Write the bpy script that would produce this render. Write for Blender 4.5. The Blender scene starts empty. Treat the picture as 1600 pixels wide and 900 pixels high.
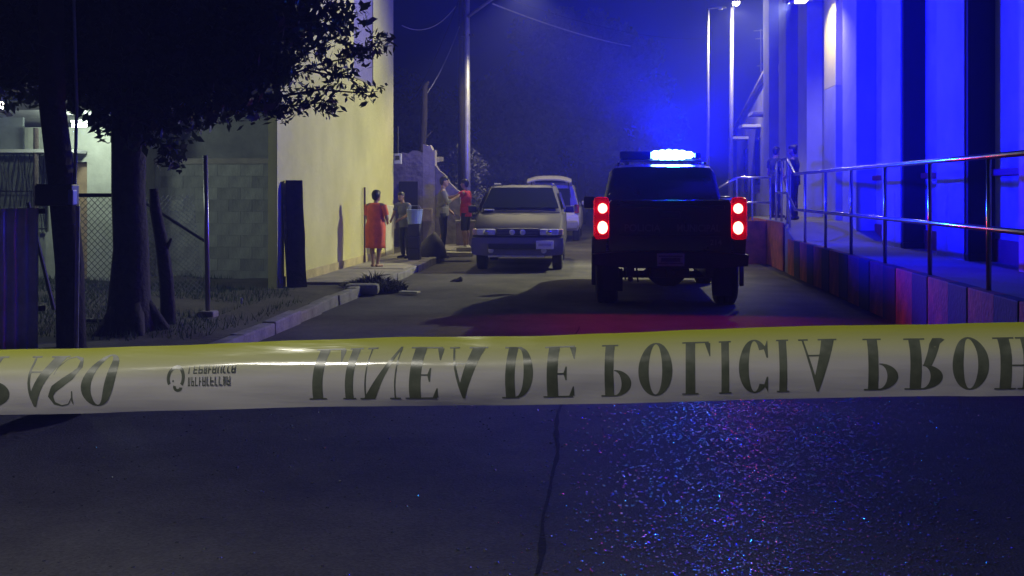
import bpy, bmesh, math, random
import numpy as np
from mathutils import Vector, Matrix, noise
R = math.radians
random.seed(7)
rng = np.random.default_rng(11)
S = bpy.context.scene
COL = S.collection

# ------------------------------------------------------------------ camera
F, HC, HY = 1700.0, 1.55, 298.0            # focal length in photo pixels, eye height, horizon row
PSI = math.atan(150 / F)                    # the camera looks a little to the left of the street axis
cd = bpy.data.cameras.new('camera'); cam = bpy.data.objects.new('camera', cd); COL.objects.link(cam)
cam.location = (0, 0, HC); cam.rotation_euler = (R(90), 0, PSI)
cd.sensor_width = 36; cd.lens = 36 * F / 1600
cd.shift_y = -(450 - HY) / 1600
cd.clip_start = 0.05; cd.clip_end = 1200
cd.dof.use_dof = False
S.camera = cam

# ------------------------------------------------------------------ world: night sky, moonlight
w = bpy.data.worlds.new('World'); S.world = w; w.use_nodes = True
nt = w.node_tree; bg = nt.nodes['Background']
sky = nt.nodes.new('ShaderNodeTexSky'); sky.sky_type = 'NISHITA'; sky.sun_disc = False
sky.sun_elevation = R(2); sky.sun_rotation = R(150); sky.air_density = 1.0; sky.ozone_density = 4.0
hsv = nt.nodes.new('ShaderNodeMixRGB'); hsv.blend_type = 'MULTIPLY'; hsv.inputs[0].default_value = 1
hsv.inputs[2].default_value = (0.25, 0.3, 1, 1)
nt.links.new(sky.outputs[0], hsv.inputs[1]); nt.links.new(hsv.outputs[0], bg.inputs[0])
bg.inputs[1].default_value = 0.006
sd = bpy.data.lights.new('moon', 'SUN'); sd.energy = 0.008; sd.angle = R(0.5); sd.color = (0.7, 0.8, 1)
so = bpy.data.objects.new('moon', sd); COL.objects.link(so); so.rotation_euler = (R(50), 0, R(150 - 90))
S.view_settings.view_transform = 'Standard'; S.view_settings.look = 'None'
S.view_settings.exposure = -0.25; S.view_settings.gamma = 1; S.view_settings.use_curve_mapping = False
cy = S.cycles
cy.use_denoising = True; cy.use_adaptive_sampling = True; cy.adaptive_threshold = 0.02
cy.max_bounces = 5; cy.diffuse_bounces = 2; cy.glossy_bounces = 3; cy.transmission_bounces = 4
cy.volume_bounces = 0; cy.transparent_max_bounces = 6
cy.sample_clamp_indirect = 3.0; cy.caustics_reflective = False; cy.caustics_refractive = False

# ------------------------------------------------------------------ placing: photo pixel -> point in the street
_c, _s = math.cos(PSI), math.sin(PSI)
def ray(px, py):
    u = (px - 800) / F
    return (_c * u - _s, _s * u + _c, -(py - HY) / F)
def G(px, py, z=0.0):
    v = ray(px, py); t = (z - HC) / v[2]
    return Vector((v[0] * t, v[1] * t, z))
def W(px, py, Y):
    v = ray(px, py); t = Y / v[1]
    return Vector((v[0] * t, Y, HC + v[2] * t))
def AX(px, py, X):
    v = ray(px, py); t = X / v[0]
    return Vector((X, v[1] * t, HC + v[2] * t))

# ------------------------------------------------------------------ materials
MATS = {}
def mat(name, base, rough=0.7, metal=0.0, var=0.25, scale=4.0, bump=0.0, bscale=30.0, spec=0.5, emit=None, es=0.0,
        alpha=1.0, coat=0.0, trans=0.0, dark=None, detail=6.0, transl=0.0):
    if name in MATS: return MATS[name]
    m = bpy.data.materials.new(name); m.use_nodes = True
    n = m.node_tree.nodes; l = m.node_tree.links
    p = n['Principled BSDF']
    tc = n.new('ShaderNodeTexCoord')
    p.inputs['Roughness'].default_value = rough; p.inputs['Metallic'].default_value = metal
    p.inputs['Specular IOR Level'].default_value = spec
    p.inputs['Coat Weight'].default_value = coat; p.inputs['Alpha'].default_value = alpha
    p.inputs['Transmission Weight'].default_value = trans
    if var > 0:
        nz = n.new('ShaderNodeTexNoise'); nz.inputs['Scale'].default_value = scale; nz.inputs['Detail'].default_value = detail
        nz.inputs['Roughness'].default_value = 0.65
        l.new(tc.outputs['Object'], nz.inputs['Vector'])
        cr = n.new('ShaderNodeValToRGB')
        d = dark if dark else tuple(c * (1 - var) for c in base)
        b = tuple(min(1, c * (1 + var * 0.5)) for c in base)
        cr.color_ramp.elements[0].position = 0.3; cr.color_ramp.elements[0].color = (*d, 1)
        cr.color_ramp.elements[1].position = 0.7; cr.color_ramp.elements[1].color = (*b, 1)
        l.new(nz.outputs['Fac'], cr.inputs['Fac']); l.new(cr.outputs['Color'], p.inputs['Base Color'])
        rr = n.new('ShaderNodeMapRange'); rr.inputs['To Min'].default_value = max(0.02, rough - 0.1); rr.inputs['To Max'].default_value = min(1, rough + 0.1)
        l.new(nz.outputs['Fac'], rr.inputs['Value']); l.new(rr.outputs[0], p.inputs['Roughness'])
    else:
        p.inputs['Base Color'].default_value = (*base, 1)
    if bump > 0:
        b2 = n.new('ShaderNodeTexNoise'); b2.inputs['Scale'].default_value = bscale; b2.inputs['Detail'].default_value = 5
        l.new(tc.outputs['Object'], b2.inputs['Vector'])
        bp = n.new('ShaderNodeBump'); bp.inputs['Strength'].default_value = bump; bp.inputs['Distance'].default_value = 0.02
        l.new(b2.outputs['Fac'], bp.inputs['Height']); l.new(bp.outputs[0], p.inputs['Normal'])
    if emit:
        p.inputs['Emission Color'].default_value = (*emit, 1); p.inputs['Emission Strength'].default_value = es
    if transl > 0:
        t = n.new('ShaderNodeBsdfTranslucent'); mx = n.new('ShaderNodeMixShader'); mx.inputs[0].default_value = transl
        t.inputs[0].default_value = (*base, 1)
        l.new(p.outputs[0], mx.inputs[1]); l.new(t.outputs[0], mx.inputs[2]); l.new(mx.outputs[0], n['Material Output'].inputs['Surface'])
    MATS[name] = m
    return m

# ------------------------------------------------------------------ mesh builder
class MB:
    def __init__(s): s.v = []; s.f = []
    def add(s, v, f):
        o = len(s.v); s.v += [tuple(p) for p in v]; s.f += [tuple(i + o for i in q) for q in f]; return s
    def box(s, c, d, rot=None, bev=0.0):
        bm = bmesh.new(); bmesh.ops.create_cube(bm, size=1)
        bmesh.ops.scale(bm, vec=d, verts=bm.verts)
        if bev > 0:
            bmesh.ops.bevel(bm, geom=list(bm.edges), offset=min(bev, min(d) * 0.45), segments=2, affect='EDGES', profile=0.6)
        if rot is not None: bmesh.ops.transform(bm, matrix=rot if isinstance(rot, Matrix) else Matrix.Rotation(rot, 4, 'Z'), verts=bm.verts)
        bmesh.ops.translate(bm, vec=c, verts=bm.verts)
        bm.verts.index_update()
        s.add([v.co[:] for v in bm.verts], [[v.index for v in f.verts] for f in bm.faces]); bm.free(); return s
    def bar(s, a, b, w_, d_=None):
        a, b = Vector(a), Vector(b); ax = b - a; L = ax.length
        q = ax.to_track_quat('Z', 'Y').to_matrix().to_4x4()
        return s.box((a + b) / 2, (w_, d_ or w_, L), q)
    def tube(s, pts, r, n=8, caps=True):
        pts = [Vector(p) for p in pts]; k = len(pts)
        rs = r if isinstance(r, (list, tuple)) else [r] * k
        up = None; v = []; f = []
        for i, p in enumerate(pts):
            t = (pts[min(i + 1, k - 1)] - pts[max(i - 1, 0)]).normalized()
            if up is None:
                up = t.orthogonal().normalized()
            up = (up - t * up.dot(t)).normalized(); sd_ = t.cross(up)
            for j in range(n):
                a = 2 * math.pi * j / n
                v.append(p + (up * math.cos(a) + sd_ * math.sin(a)) * rs[i])
        for i in range(k - 1):
            for j in range(n):
                f.append((i * n + j, i * n + (j + 1) % n, (i + 1) * n + (j + 1) % n, (i + 1) * n + j))
        if caps: f.append(tuple(range(n - 1, -1, -1))); f.append(tuple((k - 1) * n + j for j in range(n)))
        return s.add(v, f)
    def lathe(s, prof, n=24, M=None):   # profile (r, z) about z
        v = []; f = []; k = len(prof)
        for r_, z_ in prof:
            for j in range(n):
                a = 2 * math.pi * j / n; p = Vector((r_ * math.cos(a), r_ * math.sin(a), z_)); v.append(M @ p if M else p)
        for i in range(k - 1):
            for j in range(n): f.append((i * n + j, i * n + (j + 1) % n, (i + 1) * n + (j + 1) % n, (i + 1) * n + j))
        f.append(tuple(range(n - 1, -1, -1))); f.append(tuple((k - 1) * n + j for j in range(n)))
        return s.add(v, f)
    def loft(s, secs, closed=True, caps=True):   # list of equally long rings
        n = len(secs[0]); v = [p for q in secs for p in q]; f = []
        for i in range(len(secs) - 1):
            for j in range(n if closed else n - 1):
                f.append((i * n + j, i * n + (j + 1) % n, (i + 1) * n + (j + 1) % n, (i + 1) * n + j))
        if caps and closed: f.append(tuple(range(n - 1, -1, -1))); f.append(tuple((len(secs) - 1) * n + j for j in range(n)))
        return s.add(v, f)
    def prism(s, poly, a, b, axis='Y'):   # polygon in the two other axes, extruded from a to b
        def P(p, t): return {'Y': (p[0], t, p[1]), 'X': (t, p[0], p[1]), 'Z': (p[0], p[1], t)}[axis]
        return s.loft([[P(p, a) for p in poly], [P(p, b) for p in poly]])
    def ell(s, c, r, n=14, m=9, rot=None):
        prof = []; v = []; f = []
        for i in range(m + 1):
            th = math.pi * i / m
            for j in range(n):
                a = 2 * math.pi * j / n
                p = Vector((r[0] * math.sin(th) * math.cos(a), r[1] * math.sin(th) * math.sin(a), -r[2] * math.cos(th)))
                if rot is not None: p = rot @ p
                v.append(p + Vector(c))
        for i in range(m):
            for j in range(n): f.append((i * n + j, i * n + (j + 1) % n, (i + 1) * n + (j + 1) % n, (i + 1) * n + j))
        return s.add(v, f)
    def capsule(s, a, b, ra, rb, n=12):
        a, b = Vector(a), Vector(b); t = (b - a).normalized()
        pts = []; rs = []
        for k in range(4): ph = math.pi / 2 * k / 4; pts.append(a - t * ra * math.cos(ph)); rs.append(max(ra * math.sin(ph), 1e-4))
        pts += [a, a.lerp(b, .5), b]; rs += [ra, (ra + rb) / 2, rb]
        for k in range(1, 5): ph = math.pi / 2 * k / 4; pts.append(b + t * rb * math.sin(ph)); rs.append(max(rb * math.cos(ph), 1e-4))
        return s.tube(pts, rs, n)
    def build(s, name, m, parent=None, smooth=False, loc=None, fix=True):
        me = bpy.data.meshes.new(name); me.from_pydata([tuple(p) for p in s.v], [], s.f); me.update()
        if fix:
            bm = bmesh.new(); bm.from_mesh(me); bmesh.ops.recalc_face_normals(bm, faces=bm.faces); bm.to_mesh(me); bm.free()
        if smooth:
            me.polygons.foreach_set('use_smooth', [True] * len(me.polygons))
        o = bpy.data.objects.new(name, me); COL.objects.link(o)
        if m: me.materials.append(m)
        if parent: o.parent = parent
        if loc is not None: o.location = loc
        if smooth == 'auto':
            try: me.set_sharp_from_angle(angle=R(40))
            except Exception: pass
        return o

def tag(o, label=None, cat=None, group=None, kind=None):
    if label: o['label'] = label
    if cat: o['category'] = cat
    if group: o['group'] = group
    if kind: o['kind'] = kind
    return o
def thing(name, label, cat, loc=(0, 0, 0), rz=0.0, group=None):
    o = bpy.data.objects.new(name, None); COL.objects.link(o); o.location = loc; o.rotation_euler = (0, 0, rz)
    o.empty_display_size = 0.2
    return tag(o, label, cat, group)
def struct(o): o['kind'] = 'structure'; return o
def share(o, parent, loc=None, rot=None, scale=None, m=None):
    c = o.copy(); COL.objects.link(c); c.parent = parent
    if loc is not None: c.location = loc
    if rot is not None: c.rotation_euler = rot
    if scale is not None: c.scale = scale
    if m is not None:
        c.material_slots[0].link = 'OBJECT'; c.material_slots[0].material = m
    return c
def lamp(name, typ, loc, power, color, parent=None, radius=0.05, spot=None, blend=0.4, rot=None):
    d = bpy.data.lights.new(name, typ); d.energy = power; d.color = color
    if typ in ('POINT', 'SPOT'): d.shadow_soft_size = radius
    if typ == 'SPOT': d.spot_size = R(spot); d.spot_blend = blend
    o = bpy.data.objects.new(name, d); COL.objects.link(o); o.location = loc
    if rot: o.rotation_euler = rot
    if parent: o.parent = parent
    return o
def raw_mesh(name, v, f, m, parent=None, smooth=False):
    me = bpy.data.meshes.new(name); v = np.asarray(v, dtype=np.float32); f = np.asarray(f, dtype=np.int32)
    k = f.shape[1]
    me.vertices.add(len(v)); me.vertices.foreach_set('co', v.ravel())
    me.loops.add(f.size); me.loops.foreach_set('vertex_index', f.ravel())
    me.polygons.add(len(f)); me.polygons.foreach_set('loop_start', np.arange(0, f.size, k, dtype=np.int32))
    me.update(calc_edges=True); me.validate()
    me.materials.append(m)
    o = bpy.data.objects.new(name, me); COL.objects.link(o)
    if parent: o.parent = parent
    return o
def text_mesh(name, txt, size, m, parent, loc, rot, ext=0.002, width=1.0):
    cu = bpy.data.curves.new(name, 'FONT'); cu.body = txt; cu.size = size; cu.extrude = ext; cu.align_x = 'CENTER'; cu.align_y = 'CENTER'
    cu.offset = size * 0.02
    t = bpy.data.objects.new(name, cu); COL.objects.link(t)
    dg = bpy.context.evaluated_depsgraph_get(); me = bpy.data.meshes.new_from_object(t.evaluated_get(dg))
    bpy.data.objects.remove(t)
    o = bpy.data.objects.new(name, me); COL.objects.link(o); me.materials.clear(); me.materials.append(m)
    o.parent = parent; o.location = loc; o.rotation_euler = rot; o.scale = (width, 1, 1)
    return o

# shared palette
M_DARKMETAL = mat('dark_metal', (0.05, 0.05, 0.055), 0.45, 0.6)
M_GALV = mat('galvanised', (0.42, 0.43, 0.44), 0.38, 0.8, 0.2, 6)
M_RUBBER = mat('rubber', (0.015, 0.015, 0.016), 0.85)
M_BARK = mat('bark', (0.032, 0.026, 0.022), 0.95, 0, 0.5, 9, 0.9, 22)
M_WOOD = mat('old_wood', (0.06, 0.045, 0.034), 0.9, 0, 0.5, 6, 0.7, 25)
M_PLASTER = mat('pale_plaster', (0.60, 0.60, 0.57), 0.85, 0, 0.18, 1.3, 0.25, 14)
M_GLASS = mat('dark_glass', (0.012, 0.014, 0.018), 0.06, 0, 0.0, spec=0.6)

# ================================================================== SETTING
def grid_mesh(name, x0, x1, y0, y1, nx, ny, zf, m, kind='structure'):
    xs = np.linspace(x0, x1, nx); ys = np.linspace(y0, y1, ny)
    v = [(x, y, zf(x, y)) for y in ys for x in xs]
    f = [(j * nx + i, j * nx + i + 1, (j + 1) * nx + i + 1, (j + 1) * nx + i) for j in range(ny - 1) for i in range(nx - 1)]
    o = raw_mesh(name, v, f, m); o.data.polygons.foreach_set('use_smooth', [True] * len(f)); o['kind'] = kind
    return o
def nz(x, y, sc, seed=0.0): return noise.noise(Vector((x * sc + seed, y * sc - seed, seed * 1.7)))

M_EARTH = mat('earth', (0.085, 0.07, 0.052), 0.95, 0, 0.4, 1.2, 0.6, 18)
struct(MB().add([(-150, -25, -.06), (150, -25, -.06), (150, 300, -.06), (-150, 300, -.06)], [(0, 1, 2, 3)]).build('ground', M_EARTH))

# asphalt: two-scale tone, coarse aggregate bump and gloss
def asphalt():
    m = bpy.data.materials.new('asphalt'); m.use_nodes = True; n = m.node_tree.nodes; l = m.node_tree.links; p = n['Principled BSDF']
    tc = n.new('ShaderNodeTexCoord')
    a = n.new('ShaderNodeTexNoise'); a.inputs['Scale'].default_value = 0.55; a.inputs['Detail'].default_value = 8; a.inputs['Roughness'].default_value = .7
    v = n.new('ShaderNodeTexVoronoi'); v.inputs['Scale'].default_value = 75
    g = n.new('ShaderNodeTexNoise'); g.inputs['Scale'].default_value = 160; g.inputs['Detail'].default_value = 3
    for q in (a, v, g): l.new(tc.outputs['Object'], q.inputs['Vector'])
    cr = n.new('ShaderNodeValToRGB'); cr.color_ramp.elements[0].color = (.045, .044, .043, 1); cr.color_ramp.elements[1].color = (.15, .145, .13, 1)
    cr.color_ramp.elements[0].position = .32; cr.color_ramp.elements[1].position = .72
    l.new(a.outputs['Fac'], cr.inputs[0])
    mx = n.new('ShaderNodeMixRGB'); mx.blend_type = 'MULTIPLY'; mx.inputs[0].default_value = .55
    c2 = n.new('ShaderNodeValToRGB'); c2.color_ramp.elements[0].color = (.45, .45, .45, 1); c2.color_ramp.elements[1].color = (1.3, 1.3, 1.3, 1)
    l.new(v.outputs['Color'], c2.inputs[0]); l.new(cr.outputs[0], mx.inputs[1]); l.new(c2.outputs[0], mx.inputs[2])
    l.new(mx.outputs[0], p.inputs['Base Color'])
    p.inputs['Roughness'].default_value = .85; p.inputs['Specular IOR Level'].default_value = .15
    b1 = n.new('ShaderNodeBump'); b1.inputs['Strength'].default_value = .55; b1.inputs['Distance'].default_value = .006
    b2 = n.new('ShaderNodeBump'); b2.inputs['Strength'].default_value = .3; b2.inputs['Distance'].default_value = .003
    l.new(v.outputs['Distance'], b1.inputs['Height']); l.new(g.outputs['Fac'], b2.inputs['Height']); l.new(b1.outputs[0], b2.inputs['Normal'])
    l.new(b2.outputs[0], p.inputs['Normal'])
    return m
M_ASPH = asphalt()
KX = -3.62          # left kerb line
PX = 3.35           # face of the raised loading platform
def road_z(x, y): return -0.0006 * (x + .2) ** 2 + 0.006 * nz(x, y, .5, 3.1) + .004
road = grid_mesh('road', KX - .02, 6.2, -20, 120, 40, 320, road_z, M_ASPH)

# tar-filled joint running down the near road
M_TAR = mat('tar', (0.03, 0.029, 0.028), 0.95, 0, .3, 8, .5, 40, spec=.1)
v = []; f = []
a, b = G(893, 560), G(838, 900); d = (b - a) * 1.4
a = b - d
for i in range(90):
    t = i / 89; p = a + d * t + Vector((nz(t * 9, 1, 1, 5.) * .06, 0, 0)); wd = .006 + .017 * abs(nz(t * 30, 2, 1, 8.))
    for sx in (-1, 1): x = p.x + sx * wd; v.append((x, p.y, road_z(x, p.y) + .0045))
    if i: k = 2 * i; f.append((k - 2, k - 1, k + 1, k))
o = raw_mesh('tar_seam', v, f, M_TAR, road)

# coarse stone chips in the near asphalt, massed to shape the light bar's glint
def chips():
    N = 46000
    M_CH = mat('stone_chip', (0.085, 0.085, 0.09), 0.24, 0.2, .4, 40, spec=.8, coat=.3)
    N0 = 200000
    y = 2.2 + (rng.random(N0) ** 1.3) * 8; x = -3.4 + rng.random(N0) * 6.6
    cx = .12 * y + .1
    dens = np.exp(-(((x - cx) / (.24 + .065 * y)) ** 2)) * .8 + .012
    dens *= np.array([.35 + .9 * max(0, min(1, .5 + 1.1 * nz(a_, b_, 1.9, 4.7))) for a_, b_ in zip(x, y)])
    keep = rng.random(N0) < dens; x = x[keep]; y = y[keep]; N = len(x)
    V = np.zeros((N, 8, 3)); r = .004 + .0065 * rng.random(N) ** 2
    ang = rng.random(N) * 6.28; tilt = rng.normal(0, .085, (N, 2))
    base_z = np.array([road_z(xx, yy) for xx, yy in zip(x, y)])
    for k in range(4):
        a_ = ang + k * math.pi / 2 + rng.normal(0, .25, N)
        for lev, (rr, hh) in enumerate(((1.25, -.3), (.8, .45))):
            rad = r * rr * (1 + rng.normal(0, .18, N))
            dx = rad * np.cos(a_); dy = rad * np.sin(a_)
            V[:, lev * 4 + k, 0] = x + dx; V[:, lev * 4 + k, 1] = y + dy
            V[:, lev * 4 + k, 2] = base_z + r * hh + (tilt[:, 0] * dx + tilt[:, 1] * dy if lev else 0)
    q = np.array([(4, 5, 6, 7), (0, 1, 5, 4), (1, 2, 6, 5), (2, 3, 7, 6), (3, 0, 4, 7)])
    Fc = (np.arange(N) * 8)[:, None, None] + q[None]
    o = raw_mesh('asphalt_stone_chips', V.reshape(-1, 3), Fc.reshape(-1, 4), M_CH)
    tag(o, 'glinting stone chips bedded in the near asphalt', 'gravel', kind='stuff')
chips()

# kerb, pavement and verge on the left
M_CONC = mat('concrete', (0.30, 0.28, 0.25), 0.9, 0, .35, 1.8, .5, 22)
M_KERB = mat('kerb_concrete', (0.24, 0.23, 0.21), 0.9, 0, .5, 3.5, .6, 20)
def verge_z(x, y): return .085 + .035 * nz(x, y, .7, 1.3) + .02 * nz(x, y, 2.3, 4.4) + max(0, (-x - 5.2)) * .02
M_VERGE = mat('verge_soil', (0.075, 0.068, 0.045), 0.95, 0, .5, 2.5, .7, 16)
verge = grid_mesh('verge', -14, KX - .16, 3, 17.6, 70, 90, verge_z, M_VERGE)
far_verge = grid_mesh('verge', -40, -5.0, 17.6, 60, 30, 30, lambda x, y: .05 + .04 * nz(x, y, .5, 2.), M_VERGE)
kerb = thing('kerb', None, None); struct(kerb)
kb = MB().box((0, 0, 0), (.16, .97, .24), bev=.02).build('kerb_stone', M_KERB, kerb)
kb.location = (KX - .08, 8.0, .02)
for i in range(1, 30):
    y_ = 8 + i
    if y_ > 36: break
    o = share(kb, kerb, (KX - .08 + random.uniform(-.02, .02) + (.05 if y_ < 13 else 0), y_, .02 + random.uniform(-.02, .015)), (random.uniform(-.02, .02), random.uniform(-.04, .04), random.uniform(-.02, .02)))
pave = struct(bpy.data.objects.new('pavement', None)); COL.objects.link(pave)
sl = MB().box((0, 0, 0), (1.12, 1.46, .2), bev=.012).build('paving_slab', M_CONC, pave)
sl.location = (-4.28, 17.4, .025)
for i in range(1, 12):
    share(sl, pave, (-4.28 + random.uniform(-.01, .01), 17.4 + 1.48 * i, .025 + random.uniform(-.008, .008)), (random.uniform(-.006, .006), random.uniform(-.006, .006), 0))

# grass on the verge
def grass():
    M = mat('grass', (0.05, 0.085, 0.03), 0.8, 0, .5, 3, transl=.25)
    v = []; f = []
    k = 0
    for i in range(26000):
        x = -3.95 - random.random() ** .8 * 6; y = 8 + random.random() * 9.6
        if nz(x, y, .55, 6.2) < -.12 + (.25 if x > -4.6 else 0): continue
        z = verge_z(x, y); h = random.uniform(.03, .11); a = random.random() * 6.28; wd = .006
        dx, dy = math.cos(a) * wd, math.sin(a) * wd; lx, ly = random.gauss(0, .03), random.gauss(0, .03)
        v += [(x - dx, y - dy, z - .01), (x + dx, y + dy, z - .01), (x + lx, y + ly, z + h)]; f.append((k, k + 1, k + 2)); k += 3
    tag(raw_mesh('verge_grass', v, f, M), 'short patchy grass on the verge before the grey block wall', 'grass', kind='stuff')
grass()

# ================================================================== YELLOW BUILDING (left)
YX, Y0, Y1, YH = -4.95, 15.97, 24.85, 9.0
M_YEL = mat('yellow_render', (0.62, 0.59, 0.25), 0.88, 0, .22, .7, .35, 10, dark=(.50, .475, .18))
M_VIO = mat('window_paint', (0.22, 0.2, 0.42), .7, 0, .2, 3)
yb = thing('yellow_building', 'tall pale yellow rendered building with a narrow upper window recess', 'building', (YX, Y0, 0))
m = MB()
# street wall with a tall recess cut out (y range wy0..wy1 from wz up)
wa, wb = AX(583, 130, YX).y - Y0, AX(553, 118, YX).y - Y0
wy0, wy1 = min(wa, wb), max(wa, wb); wz = AX(566, 124, YX).z
D = .12
for (ya, yb_, za, zb) in ((0, Y1 - Y0, -.05, wz), (0, wy0, wz, YH), (wy1, Y1 - Y0, wz, YH)):
    m.box((-D / 2, (ya + yb_) / 2, (za + zb) / 2), (D, yb_ - ya, zb - za))
wall = m.build('wall', M_YEL, yb)
MB().prism([(-.02, -.002), (-.14, .0), (-2.05, 6.6), (-1.9, 6.7), (-D - .004, .8), (-D - .004, .01)], -.05, YH - .01, 'Z').build('rear_wall', M_YEL, yb)
MB().prism([(-2.0, Y1 - Y0 - .2), (-D - .002, Y1 - Y0 - .2), (-D - .002, Y1 - Y0), (-2.05, Y1 - Y0)], -.05, YH, 'Z').build('back_wall', M_YEL, yb)
MB().prism([(.1, -.1), (-.2, -.1), (-2.15, 6.5), (-2.15, Y1 - Y0 + .1), (.1, Y1 - Y0 + .1)], YH + .002, YH + .16, 'Z').build('roof', M_CONC, yb)
wr = MB().box((-.045, (wy0 + wy1) / 2, (wz + YH) / 2), (.05, wy1 - wy0, YH - wz)).build('window', M_VIO, yb)
for k in range(5):
    MB().box((-.012, (wy0 + wy1) / 2, wz + .7 + k * 1.1), (.02, wy1 - wy0, .03)).build('glazing_bar', M_VIO, wr)
MB().box((-.0, (wy0 + wy1) / 2, wz - .022), (.05, wy1 - wy0 - .004, .04)).build('sill', M_CONC, yb)
MB().box((.012, (Y1 - Y0) / 2, .12), (.02, Y1 - Y0 - .1, .24)).build('plinth', mat('plinth_paint', (.52, .44, .2), .9, 0, .4, 2.2, .4, 12), yb)
MB().box((.02, Y1 - Y0 - .55, .62), (.035, .9, 1.2), bev=.01).build('patch_panel', mat('pale_patch', (.62, .6, .42), .85, 0, .2, 2), yb)
pipe = MB().tube([(.05, AX(566, 400, YX).y - Y0, .1), (.05, AX(566, 400, YX).y - Y0, 1.62)], .022, 8).build('downpipe', mat('rust_pipe', (.12, .07, .045), .8, 0, .5, 9), yb)
q = W(622, 248, 25.0)
mt = thing('meter_box', 'small white meter box fixed to the far corner of the yellow building', 'meter box', (q.x, 24.98, q.z))
MB().box((0, 0, 0), (.17, .12, .24), bev=.01).build('case', mat('white_box', (.6, .62, .64), .6), mt)
MB().box((0, -.065, .02), (.1, .012, .1), bev=.004).build('dial_window', M_GLASS, mt)
MB().tube([(0, 0, .12), (0, .01, .75)], .018, 6).build('conduit', M_DARKMETAL, mt)

# dark gap pipe at the wall corner
q = W(429, 430, 16.15)
dp = thing('drain_pipe', 'dark drain pipe at the near edge of the yellow building', 'pipe', (q.x, 16.15, .05))
MB().tube([(0, 0, 0), (0, 0, 2.9)], .035, 10).build('tube', M_DARKMETAL, dp)
for z_ in (.5, 1.5, 2.5): MB().box((0, .02, z_), (.13, .09, .03)).build('bracket', M_DARKMETAL, dp)

# thick weathered board leaning on the corner
q = G(467, 444, .07)
bd = thing('wooden_board', 'thick dark weathered board standing against the near end of the yellow wall', 'board', (q.x + .14, q.y - .55, .05), R(20))
rr = []
for z_ in np.linspace(0, 1.66, 9):
    k = nz(z_, 0, 2.1, 9.) * .02; wd = .145 - .012 * z_
    rr.append([(-wd + k - .07 * z_ / 1.6, -.09, z_), (wd + k - .07 * z_ / 1.6, -.1 + k, z_), (wd - .02 + k - .07 * z_ / 1.6, .09, z_), (-wd + .02 - .07 * z_ / 1.6, .1, z_)])
MB().loft(rr).build('plank', M_WOOD, bd)
MB().box((-.172, .0, .82), (.06, .13, 1.6), Matrix.Rotation(R(-3), 4, 'Y')).build('lit_edge', mat('lit_edge_wood', (.3, .28, .25), .9, 0, .5, 12, .5, 30), bd)  # lit left edge of the plank, its brightness put into paler wood

# ================================================================== GREY BLOCK WALL (left, back)
M_BLOCK = mat('grey_block', (0.30, 0.31, 0.29), 0.95, 0, .35, 2.0, .6, 18)
M_MORT = mat('mortar', (0.24, 0.245, 0.23), 0.97, 0, .3, 5, .4, 25)
gx0, gx1 = W(215, 400, 17.9).x, W(426, 400, 17.9).x
gw = thing('block_wall', 'grey concrete block wall behind the sign post, patchy and unpainted', 'wall', (gx0, 17.9, 0))
GL = gx1 - gx0
GH = 2.0
MB().box((GL / 2, .08, GH / 2), (GL, .12, GH)).build('mortar_bed', M_MORT, gw)
bl = None; cnt = 0
bm_ = [mat('grey_block_%s' % s_, tuple(c * k for c in (.30, .31, .29)), .95, 0, .35, 2.2, .6, 18) for s_, k in (('mid', 1.0), ('dim', .86), ('pale', 1.1))]
for r_ in range(int(GH / .2)):
    x = -(.2 if r_ % 2 else 0)
    while x < GL - .02:
        xa, xb = max(0, x), min(GL, x + .4)
        if xb - xa > .06:
            if bl is None:
                bl = MB().box((0, 0, 0), (1, .16, .197), bev=.003).build('block', bm_[0], gw); o = bl
            else: o = share(bl, gw, m=random.choice(bm_))
            o.scale = (xb - xa - .003, 1, 1); o.location = ((xa + xb) / 2, .075 + random.uniform(-.004, .004), .1 + r_ * .2)
            cnt += 1
        x += .4
MB().box((GL / 2, .08, GH + .05), (GL + .04, .24, .1), bev=.01).build('coping', M_CONC, gw)
# second taller course set back (gap of dark between)
ub = thing('back_shed', 'low grey shed whose plain upper wall shows above the block wall', 'shed', (gx0 - .2, 18.6, 0))
MB().box((GL * .7, .1, 1.42), (GL * .86, .2, 2.84)).build('wall', M_BLOCK, ub)
MB().box((GL * .7, .5, 2.9), (GL * .9, 1.6, .1), Matrix.Rotation(R(4), 4, 'X')).build('roof', M_DARKMETAL, ub)

# ================================================================== LEFT HOUSE (far left, lit porch)
HYD = 16.4
hx0, hx1 = W(-160, 300, HYD).x, W(180, 300, HYD).x
hs = thing('porch_house', 'small pale house with barred window and lit porch behind the fence', 'house', ((hx0 + hx1) / 2, HYD, 0))
def hl(px, py, dy=0.0):
    p = W(px, py, HYD + dy); return Vector((p.x - (hx0 + hx1) / 2, dy, p.z))
M_HW = mat('house_wall', (0.52, 0.54, 0.46), .9, 0, .3, 1.6, .3, 14)
zt = 2.55
pw0, pw1 = hl(-60, 300).x, hl(76, 300).x        # window bay
wz0, wz1 = hl(0, 362).z, hl(0, 236).z
m = MB()
L0, L1 = hx0 - (hx0 + hx1) / 2, hx1 - (hx0 + hx1) / 2
dx0, dx1 = hl(112, 300).x, hl(136, 300).x
for (xa, xb, za, zb) in ((L0, pw0, 0, zt), (pw0, pw1, 0, wz0), (pw0, pw1, wz1, zt), (pw1, dx0, 0, zt), (dx0, dx1, 2.0, zt), (dx1, L1, 0, zt)):
    m.box(((xa + xb) / 2, .1, (za + zb) / 2), (xb - xa, .2, zb - za))
m.build('wall', M_HW, hs)
MB().box(((L0 + L1) / 2, 1.9, 1.3), (L1 - L0, .15, 2.6)).build('rear_wall', M_HW, hs)
MB().box((L1 - .1, 1.0, zt / 2), (.2, 1.7, zt)).build('side_wall', M_HW, hs)
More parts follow.
